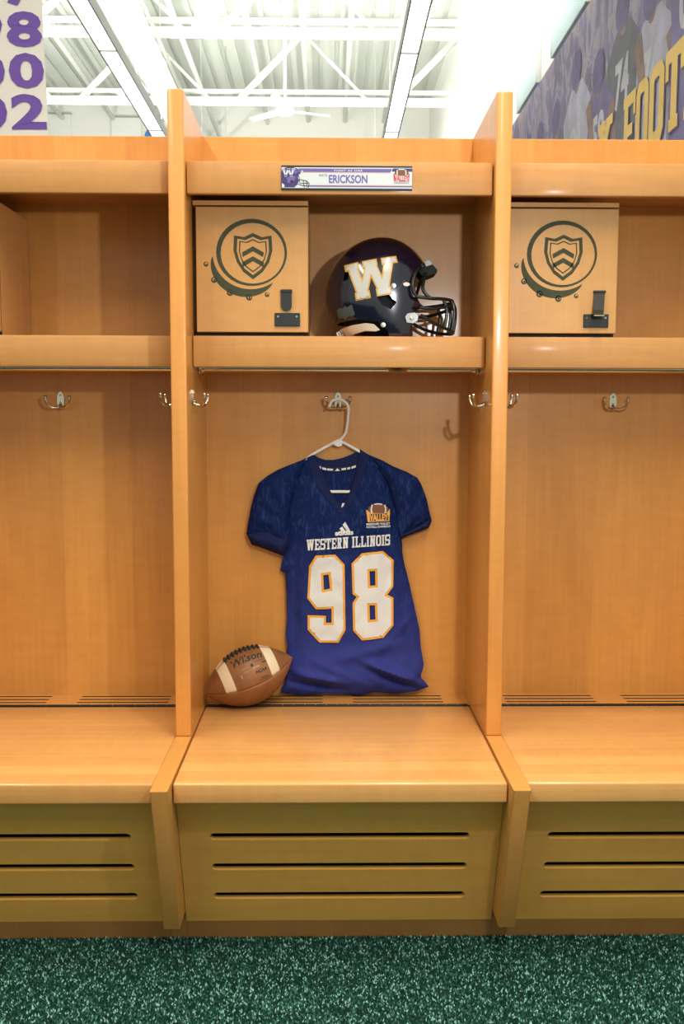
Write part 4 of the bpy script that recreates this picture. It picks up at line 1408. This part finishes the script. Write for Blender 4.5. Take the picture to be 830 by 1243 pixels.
nine = [(-0.0674, 0.9392), (-0.0081, 0.9417), (0.0205, 0.9114), (0.0241, 0.7090), (0.0026, 0.6684), (-0.0557, 0.6684), (-0.0923, 0.7091), (-0.0922, 0.7544), (-0.0362, 0.7523), (-0.0362, 0.7307), (-0.0189, 0.7307), (-0.0190, 0.7742), (-0.0666, 0.7722), (-0.0934, 0.8071), (-0.0873, 0.9058)]
nine_h = [(-0.0446, 0.8780), (-0.0282, 0.8803), (-0.0238, 0.8360), (-0.0423, 0.8330)]
eight = [(0.0734, 0.9456), (0.1375, 0.9522), (0.1710, 0.9234), (0.1701, 0.8421), (0.1521, 0.8173), (0.1704, 0.8080), (0.1710, 0.7212), (0.1405, 0.6838), (0.0743, 0.6763), (0.0472, 0.7069), (0.0452, 0.7927), (0.0573, 0.8111), (0.0451, 0.8204), (0.0417, 0.9137)]
eight_h1 = [(0.0967, 0.8902), (0.1136, 0.8915), (0.1151, 0.8470), (0.0987, 0.8452)]
eight_h2 = [(0.0972, 0.7852), (0.1137, 0.7852), (0.1157, 0.7417), (0.0987, 0.7399)]
PXM = abs(0.1016 - -0.1512) / 100
for outer, holes in ((nine, [nine_h]), (eight, [eight_h1, eight_h2])):
    ho = [inset(h_, 0.0 * PXM) for h_ in holes]
    g = on_jersey('number_edge', M_NGOLD, [[outer] + ho], 0.0030, 0.006)
    on_jersey('number', M_NUM, [[inset(outer, 2.6 * PXM)] + [inset(h_, -2.7 * PXM) for h_ in ho]], 0.0046, 0.006)
# team name: two rows of slab letters on a slightly rising line
wp, ww = slab_word('WESTERN ILLINOIS', gap=0.07, space=0.42, t=0.22)
x0, z0 = -0.0950, 0.9536
x1, z1 = 0.1590, 0.9700
cap = 0.9933 - 0.9598
sx = (x1 - x0) / ww
team_polys = [[(x0 + (px + ww / 2) * sx, z0 + (z1 - z0) * (px + ww / 2) / ww + py * cap) for px, py in p] for p in wp]
V, F = tri_union(team_polys, 0.012)
MB().add([(u, y - 0.0030, v) for (u, v), y in zip(V, body_y(V))], F).build('team_lettering', M_NUM, jersey)
# maker's mark: three slanted bars over a word
on_jersey('maker_mark', M_NUM, [[(-0.0034, 1.0065), (0.0046, 1.0131), (0.0117, 1.0095), (0.0092, 1.0075)], [(0.0046, 1.0204), (0.0131, 1.0265), (0.0268, 1.0080), (0.0177, 1.0075)], [(0.0141, 1.0323), (0.0227, 1.0409), (0.0394, 1.0100), (0.0298, 1.0088)]], 0.0018)


def jersey_text(name, s, xc, zb, w, h, mat, off=0.0018, shift=0.0, parent=None, **kw):
    V, F = fit_text(s, w, h, **kw)
    V = [(xc + x, zb + y + shift * x) for x, y in V]
    Y = body_y(V)
    return MB().add([(u, y - off, v) for (u, v), y in zip(V, Y)], F).build(name, mat, parent or jersey)


jersey_text('maker_lettering', 'adidas', 0.0193, 1.0004, 22.0 * PXM, 6.2 * PXM, M_NUM, bold=0.04, shift=0.05)
# conference badge
M_PBROWN = plain('badge_brown', srgb(120, 76, 52), 0.6)
M_PGOLD = plain('badge_gold', srgb(228, 168, 74), 0.6)
bd = on_jersey('badge_ball', M_PBROWN, [[(0.0884, 1.0730), (0.0941, 1.0869), (0.1067, 1.0958), (0.1217, 1.0986), (0.1368, 1.0958), (0.1507, 1.0865), (0.1578, 1.0731), (0.1458, 1.0630), (0.1005, 1.0630)]], 0.0016)
on_jersey('badge_stripe', M_NUM, [stroke([(0.1042, 1.0935), (0.1012, 1.0794), (0.1036, 1.0642)], 1.7 * PXM), stroke([(0.1421, 1.0930), (0.1457, 1.0794), (0.1433, 1.0643)], 1.7 * PXM), stroke([(0.1104, 1.0950), (0.1217, 1.0965), (0.1343, 1.0948)], 1.4 * PXM)], 0.0022)
on_jersey('badge_field', M_PGOLD, [[(0.0854, 1.0794), (0.0993, 1.0680), (0.1471, 1.0681), (0.1590, 1.0807), (0.1576, 1.0433), (0.0906, 1.0415)]], 0.0026)
on_jersey('badge_ground', M_TAPE, [[(0.0955, 1.0657), (0.1518, 1.0673), (0.1525, 1.0456), (0.0976, 1.0440)]], 0.0031)
jersey_text('badge_lettering', 'VALLEY', 0.1245, 1.0440, 22.5 * PXM, 8.6 * PXM, M_PGOLD, 0.0038, bold=0.05, shift=0.03)
jersey_text('badge_small_lettering', 'MISSOURI VALLEY', 0.1233, 1.0324, 29 * PXM, 2.6 * PXM, M_NUM, 0.0018, bold=0.03, shift=0.03)
jersey_text('badge_small_lettering', 'FOOTBALL CONFERENCE', 0.1234, 1.0238, 29 * PXM, 2.4 * PXM, M_NUM, 0.0018, bold=0.03, shift=0.03)

# ------------------------------------------------------------------ the hall behind the lockers
WX = 2.2          # right wall
structure(MB().box(WX, WX + 0.15, 0.44, 19.4, 0, 8.35).build('wall_right', M_WALL))
structure(MB().box(-9, WX + 0.15, 19.2, 19.4, 0, 8.35).build('wall_back', M_WALL))
structure(MB().box(-9.15, -9, -7, 19.4, 0, 8.35).build('wall_left', M_WALL))
deck = MB()
for i in range(37):
    x = -9 + i * 0.306
    deck.box(x, x + 0.22, -7, 19.4, 8.26, 8.35)
deck.box(-9, WX + 0.15, -7, 19.4, 8.30, 8.42)
structure(deck.build('ceiling', M_DECK))


def truss(y, zb, zt, x0=-9.0, x1=2.2):
    t = bpy.data.objects.new('roof_truss', None)
    COL.objects.link(t)
    t.location = (0, y, 0)
    structure(t)
    for s in (-1, 1):
        MB().box(x0, x1, s * 0.05 - 0.025, s * 0.05 + 0.025, zb, zb + 0.11, 0.008, 1).build('bottom_chord', M_STEEL, t)
    MB().box(x0, x1, -0.07, 0.07, zb + 0.20, zb + 0.235).build('chord_angle', M_STEEL, t)
    MB().box(x0, x1, -0.06, 0.06, zt, zt + 0.12, 0.008, 1).build('top_chord', M_STEEL, t)
    step = 2.72
    x = -4.32
    while x - step > x0:
        x -= step
    proto_web = None
    while x + step * 0.34 < x1:
        if proto_web is None:
            proto_web = MB().tube([(0, 0, zb + 0.05), (step * 0.42, 0, zt + 0.05)], 0.06, 8).build('web_bar', M_STEEL, t, smooth=True)
            proto_web.location.x = x
            w2 = MB().tube([(step * 0.42, 0, zt + 0.05), (step * 0.84, 0, zb + 0.05)], 0.028, 8).build('web_rod', M_STEEL, t, smooth=True)
            w2.location.x = x
            proto_rod = w2
        else:
            for p in (proto_web, proto_rod):
                c = p.copy(); COL.objects.link(c); c.parent = t; c.location.x = x
        x += step
    return t


truss(11.75, 6.80, 7.95)
truss(14.70, 6.80, 7.95)
truss(8.80, 6.80, 7.95)
# purlins and pipes running along the hall
for x, z, r in ((-2.35, 7.4, 0.045), (-2.75, 7.45, 0.03), (-1.35, 7.85, 0.05), (-0.45, 7.9, 0.05), (0.35, 7.9, 0.05), (1.2, 7.9, 0.05), (-3.6, 7.9, 0.05), (-4.7, 7.9, 0.05), (-5.8, 7.9, 0.05)):
    structure(MB().tube([(x, 3.0, z), (x, 19.2, z)], r, 10).build('trim_1', M_STEEL, None, smooth=True))
duct = empty('air_duct', (-2.28, 3.0, 5.85), 'fat round white air duct running back under the roof beside the left strip light', 'duct')
MB().tube([(0, 0, 0), (0, 16.0, 0)], 0.18, 28).build('duct_tube', M_STEEL, duct, sharp=40)
for i in range(10):
    MB().lathe([(0.186, -0.03), (0.191, -0.015), (0.191, 0.015), (0.186, 0.03)], (0, 0.9 + i * 1.6, 0), 'y', 28).build('duct_band', M_STEEL, duct, sharp=40)


def strip_light(x, z, label):
    t = empty('strip_light', (x, -3.0, z), label, 'ceiling light', 'long strip lights')
    hw = 0.072
    n = 9
    seg = 20.5 / n
    MB().box(-hw - 0.012, -hw, 0, 20.5, -0.035, 0.07).box(hw, hw + 0.012, 0, 20.5, -0.035, 0.07).box(-hw, hw, 0, 20.5, 0.055, 0.07).build('casing', M_CASE, t)
    first = None
    for i in range(n):
        if first is None:
            first = MB().box(-hw + 0.001, hw - 0.001, 0.012, seg - 0.012, -0.028, 0.02, 0.004, 1).build('diffuser', M_TUBE, t)
            jt = MB().box(-hw + 0.001, hw - 0.001, seg - 0.012, seg + 0.012, -0.033, 0.03).build('joint_plate', M_CASE, t)
        else:
            for p, oy in ((first, i * seg), (jt, i * seg)):
                c = p.copy(); COL.objects.link(c); c.parent = t; c.location.y = oy
    wire = MB().tube([(0, 1.0, 0.07), (0, 1.0, 8.25 - z)], 0.004, 6).build('hanging_wire', M_CASE, t)
    for i in range(1, 6):
        c = wire.copy(); COL.objects.link(c); c.parent = t; c.location.y = i * 3.6
    return t


strip_light(-1.925, 4.55, 'long lit strip light in the left half of the roof, above the left locker')
strip_light(0.675, 4.55, 'long lit strip light right of centre, seen above the helmet')

# loudspeaker hung from the near truss
sp_ = empty('hanging_loudspeaker', (-1.72, 11.45, 6.80), 'white box loudspeaker hanging on the front roof beam above the left upright', 'speaker')
MB().box(-0.15, 0.15, -0.12, 0.12, 0.02, 0.66, 0.015, 2).build('cabinet', M_STEEL, sp_, sharp=30)
MB().lathe([(0.105, -0.130), (0.115, -0.124), (0.118, -0.115)], (0, 0, 0.28), 'y', 28).build('speaker_cone', plain('speaker_grille', (0.55, 0.57, 0.54, 1), 0.8), sp_, sharp=30)
MB().lathe([(0.045, -0.130), (0.05, -0.115)], (0, 0, 0.52), 'y', 20).build('tweeter', plain('tweeter_grille', (0.55, 0.57, 0.54, 1), 0.8), sp_, sharp=30)
MB().box(-0.19, 0.19, -0.14, 0.14, -0.02, 0.02, 0.004, 1).box(-0.17, -0.155, -0.02, 0.02, 0.0, 0.85).box(0.155, 0.17, -0.02, 0.02, 0.0, 0.85).build('bracket', M_STEEL, sp_)

# ceiling fans
def fan(x, y, z, ztop, R, label):
    t = empty('ceiling_fan', (x, y, z), label, 'fan', 'ceiling fans')
    MB().tube([(0, 0, 0.1), (0, 0, ztop - z)], 0.025, 10).build('down_rod', M_STEEL, t, smooth=True)
    MB().lathe([(0.05, -0.06), (0.13, -0.04), (0.15, 0.03), (0.10, 0.10), (0.04, 0.16)], (0, 0, 0), 'z', 20).build('motor', M_STEEL, t, sharp=40)
    MB().lathe([(0.02, 0), (0.09, 0.02), (0.11, 0.10)], (0, 0, ztop - z - 0.12), 'z', 16).build('canopy', M_STEEL, t, sharp=40)
    for k in range(3):
        a = 0.35 + k * 2 * PI / 3
        lp = [(0.12, -0.04), (R * 0.35, -0.075), (R, -0.06), (R, 0.06), (R * 0.35, 0.075), (0.12, 0.04)]
        mb = MB()
        sheet([lp], lambda u, v, w: (u * math.cos(a) - v * math.sin(a), u * math.sin(a) + v * math.cos(a), 0.02 + v * 0.18 - w), 0.012, None, mb)
        mb.build('fan_blade', M_STEEL, t)
    return t


fan(-0.72, 13.5, 6.32, 7.95, 0.75, 'small white ceiling fan hanging behind the nameplate, above the top rail')
fan(-3.05, 13.2, 6.55, 7.95, 0.45, 'white ceiling fan near the left strip light, partly hidden by it')

# things on the far wall
for i, (x0, x1, z0, z1, lab) in enumerate(((-6.22, -5.63, 7.4, 7.98, 'white wall board behind the year banner, left of the strip light'), (-4.75, -4.1, 7.3, 7.92, 'white wall board behind the left strip light'))):
    t = empty('wall_board', ((x0 + x1) / 2, 19.2, (z0 + z1) / 2), lab, 'board', 'white boards on the far wall')
    w, h = (x1 - x0) / 2, (z1 - z0) / 2
    MB().box(-w, w, -0.05, -0.02, -h, h, 0.004, 1).build('panel', M_STEEL, t)
    MB().box(-w - 0.02, w + 0.02, -0.06, -0.001, h, h + 0.03).build('top_channel', M_CASE, t)
bd_ = empty('round_sign', (-3.84, 19.2, 7.52), 'round blue sign on the far wall just above the left locker top', 'sign')
MB().lathe([(0.17, -0.045), (0.19, -0.04), (0.19, -0.002)], (0, 0, 0), 'y', 32).build('disc', plain('sign_blue', srgb(70, 130, 215), 0.5), bd_, sharp=40)
MB().tube([(0.2 * math.cos(2 * PI * i / 32), -0.03, 0.2 * math.sin(2 * PI * i / 32)) for i in range(32)], 0.012, 8, True).build('rim', M_STEEL, bd_, smooth=True)

MZ1, MZ0 = 4.86, 2.62
# pale blue wall panels beside the mural
for i, (ya, yb, zt, lab) in enumerate(((7.9, 8.9, 6.15, 'narrower pale blue panel on the right wall, farther from the mural'), (5.95, 7.2, 7.6, 'wider pale blue panel on the right wall, just above the mural'))):
    t = empty('wall_panel', (WX, (ya + yb) / 2, 0), lab, 'wall panel', 'pale blue panels on the right wall')
    h = (yb - ya) / 2
    MB().box(-0.05, -0.002, -h, h, MZ1 + 0.03, zt, 0.006, 1).build('felt_face', M_PALEBLUE, t)
    MB().box(-0.055, -0.002, -h - 0.02, -h, MZ1 + 0.03, zt + 0.02).box(-0.055, -0.002, h, h + 0.02, MZ1 + 0.03, zt + 0.02).box(-0.055, -0.002, -h, h, zt, zt + 0.02).build('panel_trim', M_STEEL, t)

# ------------------------------------------------------------------ mural banner on the right wall
MY0, MY1 = 1.2, 10.15
mur = empty('wall_mural', (WX, MY0, MZ0), 'huge purple mural of crowded players with big gold lettering on the right wall', 'mural')
M_MUR, nt, b = new_mat('mural_print')
N = nt.nodes.new; L = nt.links.new
tc = N('ShaderNodeTexCoord')
mp = N('ShaderNodeMapping'); mp.inputs['Scale'].default_value = (1, 1.6, 0.75)
L(tc.outputs['Object'], mp.inputs['Vector'])
nz = N('ShaderNodeTexNoise'); nz.inputs['Scale'].default_value = 2.0; nz.inputs['Detail'].default_value = 6; nz.inputs['Roughness'].default_value = 0.6; nz.inputs['Distortion'].default_value = 1.6
L(mp.outputs[0], nz.inputs['Vector'])
cr = N('ShaderNodeValToRGB')
els = cr.color_ramp.elements
els[0].position = 0.30; els[0].color = srgb(96, 92, 104)
els[1].position = 0.72; els[1].color = srgb(196, 188, 200)
for pos, c in ((0.40, srgb(122, 112, 138)), (0.48, srgb(134, 118, 166)), (0.53, srgb(172, 164, 188)), (0.57, srgb(168, 142, 144)), (0.63, srgb(140, 126, 172))):
    e = els.new(pos); e.color = c
L(nz.outputs['Fac'], cr.inputs['Fac']); L(cr.outputs['Color'], b.inputs['Base Color'])
b.inputs['Roughness'].default_value = 0.6
MB().box(-0.03, -0.002, 0, MY1 - MY0, 0, MZ1 - MZ0).build('banner_sheet', M_MUR, mur)
mf = lambda off: (lambda s, v: (-0.0305 - off, s, v))    # s along the wall from MY0, reading direction is -s

# players: flat print, torsos, helmets, arms and back numbers
M_PJ = [plain('mural_' + n_, srgb(*c), 0.6, vary=0.22, vscale=5) for n_, c in (('violet', (124, 108, 160)), ('lilac', (188, 180, 204)), ('slate', (108, 104, 120)))]
M_SKIN = plain('mural_skin', srgb(150, 116, 112), 0.6, vary=0.25, vscale=7)
M_PHELM = plain('mural_helmet', srgb(106, 92, 142), 0.6, vary=0.2, vscale=7)
rp = random.Random(11)
M_MNUM = plain('mural_number', srgb(206, 200, 214), 0.6, vary=0.15, vscale=6)
k = 0
s = 0.5
while s < MY1 - MY0 - 0.4:
    zb = rp.uniform(0.55, 1.0)
    off = 0.0005 + 0.0012 * (k % 4)
    f = mf(off)
    tw, thh = rp.uniform(0.30, 0.40), rp.uniform(0.75, 1.0)
    torso = [(s - tw, zb - 0.5), (s + tw * 0.95, zb - 0.5), (s + tw * 1.0, zb + thh * 0.45), (s + tw * 1.15, zb + thh * 0.78), (s + tw * 0.5, zb + thh), (s - tw * 0.5, zb + thh), (s - tw * 1.2, zb + thh * 0.75), (s - tw, zb + thh * 0.4)]
    pl = polys_to(MB(), [torso], lambda u, v: f(u, max(0.01, v))).build('player_print', M_PJ[k % 3], mur)
    top = zb + thh
    sd = rp.choice((-1, 1))
    polys_to(MB(), [stroke([(s + sd * tw * 1.05, zb + thh * 0.7), (s + sd * tw * 1.35, zb + thh * 0.35), (s + sd * tw * 1.2, zb - 0.1)], [0.17, 0.14, 0.1])], mf(off + 0.0003)).build('arm_print', M_SKIN, pl)
    polys_to(MB(), [ell(s, top + 0.06, 0.10, 0.13, 14)], mf(off + 0.0003)).build('face_print', M_SKIN, pl)
    polys_to(MB(), [ell(s + 0.03, min(top + 0.14, 2.03), 0.17, 0.17, 18)], mf(off + 0.0005)).build('helmet_print', M_PHELM, pl)
    V, F = fit_text(rp.choice(('9', '8', '3', '5', '0', '7')) + rp.choice(('9', '8', '4', '2')), 0.34, 0.36, bold=0.04)
    MB().add([mf(off + 0.0005)(s - x, zb + thh * 0.28 + y) for x, y in V], F).build('number_print', M_MNUM, pl)
    s += rp.uniform(0.55, 0.75)
    k += 1
M_MGOLD = plain('mural_gold', srgb(250, 205, 110), 0.55)
M_MSHADE = plain('mural_gold_edge', srgb(96, 84, 110), 0.6)
x = None
letters = [('K', 5.47, 5.03), ('F', 4.80, 4.52), ('O', 4.50, 4.24), ('O', 4.22, 3.93), ('T', 3.91, 3.58), ('B', 3.56, 3.22), ('A', 3.20, 2.86), ('L', 2.84, 2.54), ('L', 2.52, 2.22)]
zlo, zhi = 3.20 - MZ0, 3.72 - MZ0
for ch, ya, yb in letters:
    P_, w_ = slab_letter(ch, W=0.74, t=0.24, sf=0.06, sh=0.15)
    for nm, mt, gx_, off in (('lettering_edge', M_MSHADE, 0.018, 0.0075), ('gold_lettering', M_MGOLD, 0.0, 0.0095)):
        mb = MB()
        lps = [[(ya - MY0 - px / w_ * (ya - yb) - gx_, zlo + py * (zhi - zlo) - gx_) for px, py in p] for p in P_]
        V, F = tri_union(lps)
        mb.add([mf(off)(u, v) for u, v in V], [q[::-1] for q in F])
        mb.build(nm, mt, mur)

# ------------------------------------------------------------------ year banner hung at the left
ban = empty('year_banner', (-1.437, 2.5, 2.60), 'hanging white cloth banner with large purple years in rows, upper left corner', 'banner', rot=(0, math.radians(-1.6), 0))
M_BAN = plain('banner_cloth', (0.80, 0.80, 0.78, 1), 0.8, bump=0.15, bscale=40)
M_BPUR = plain('banner_purple', srgb(104, 72, 172), 0.6)
mb = MB()
sheet([rect(-1.05, 0, 0.0, 1.72)], lambda u, v, w: (u, 0.012 * math.sin(u * 9) + w, v), 0.004, 0.05, mb)
mb.build('banner_cloth', M_BAN, ban, sharp=50)
MB().tube([(-1.08, 0, 1.72), (0.03, 0, 1.72)], 0.015, 10).build('hanging_bar', M_CASE, ban, smooth=True)
MB().tube([(-1.0, 0, 1.72), (-1.0, 0, 5.7)], 0.004, 6).build('hanging_wire', M_CASE, ban)
MB().tube([(-0.05, 0, 1.72), (-0.05, 0, 5.7)], 0.004, 6).build('hanging_wire', M_CASE, ban)
for i, yr in enumerate(('2002', '2000', '1998', '1997')):
    z = 0.208 + i * 0.199
    mb = MB()
    for j, chd in enumerate(yr):
        V, F = fit_text(chd, 0.172 if chd != '1' else 0.09, 0.172, bold=0.035)
        xc = -0.091 - (3 - j) * 0.192
        mb.add([(xc + x_, 0.012 * math.sin((xc + x_) * 9) - 0.0045, z + y_) for x_, y_ in V], F)
    mb.build('year_lettering', M_BPUR, ban)
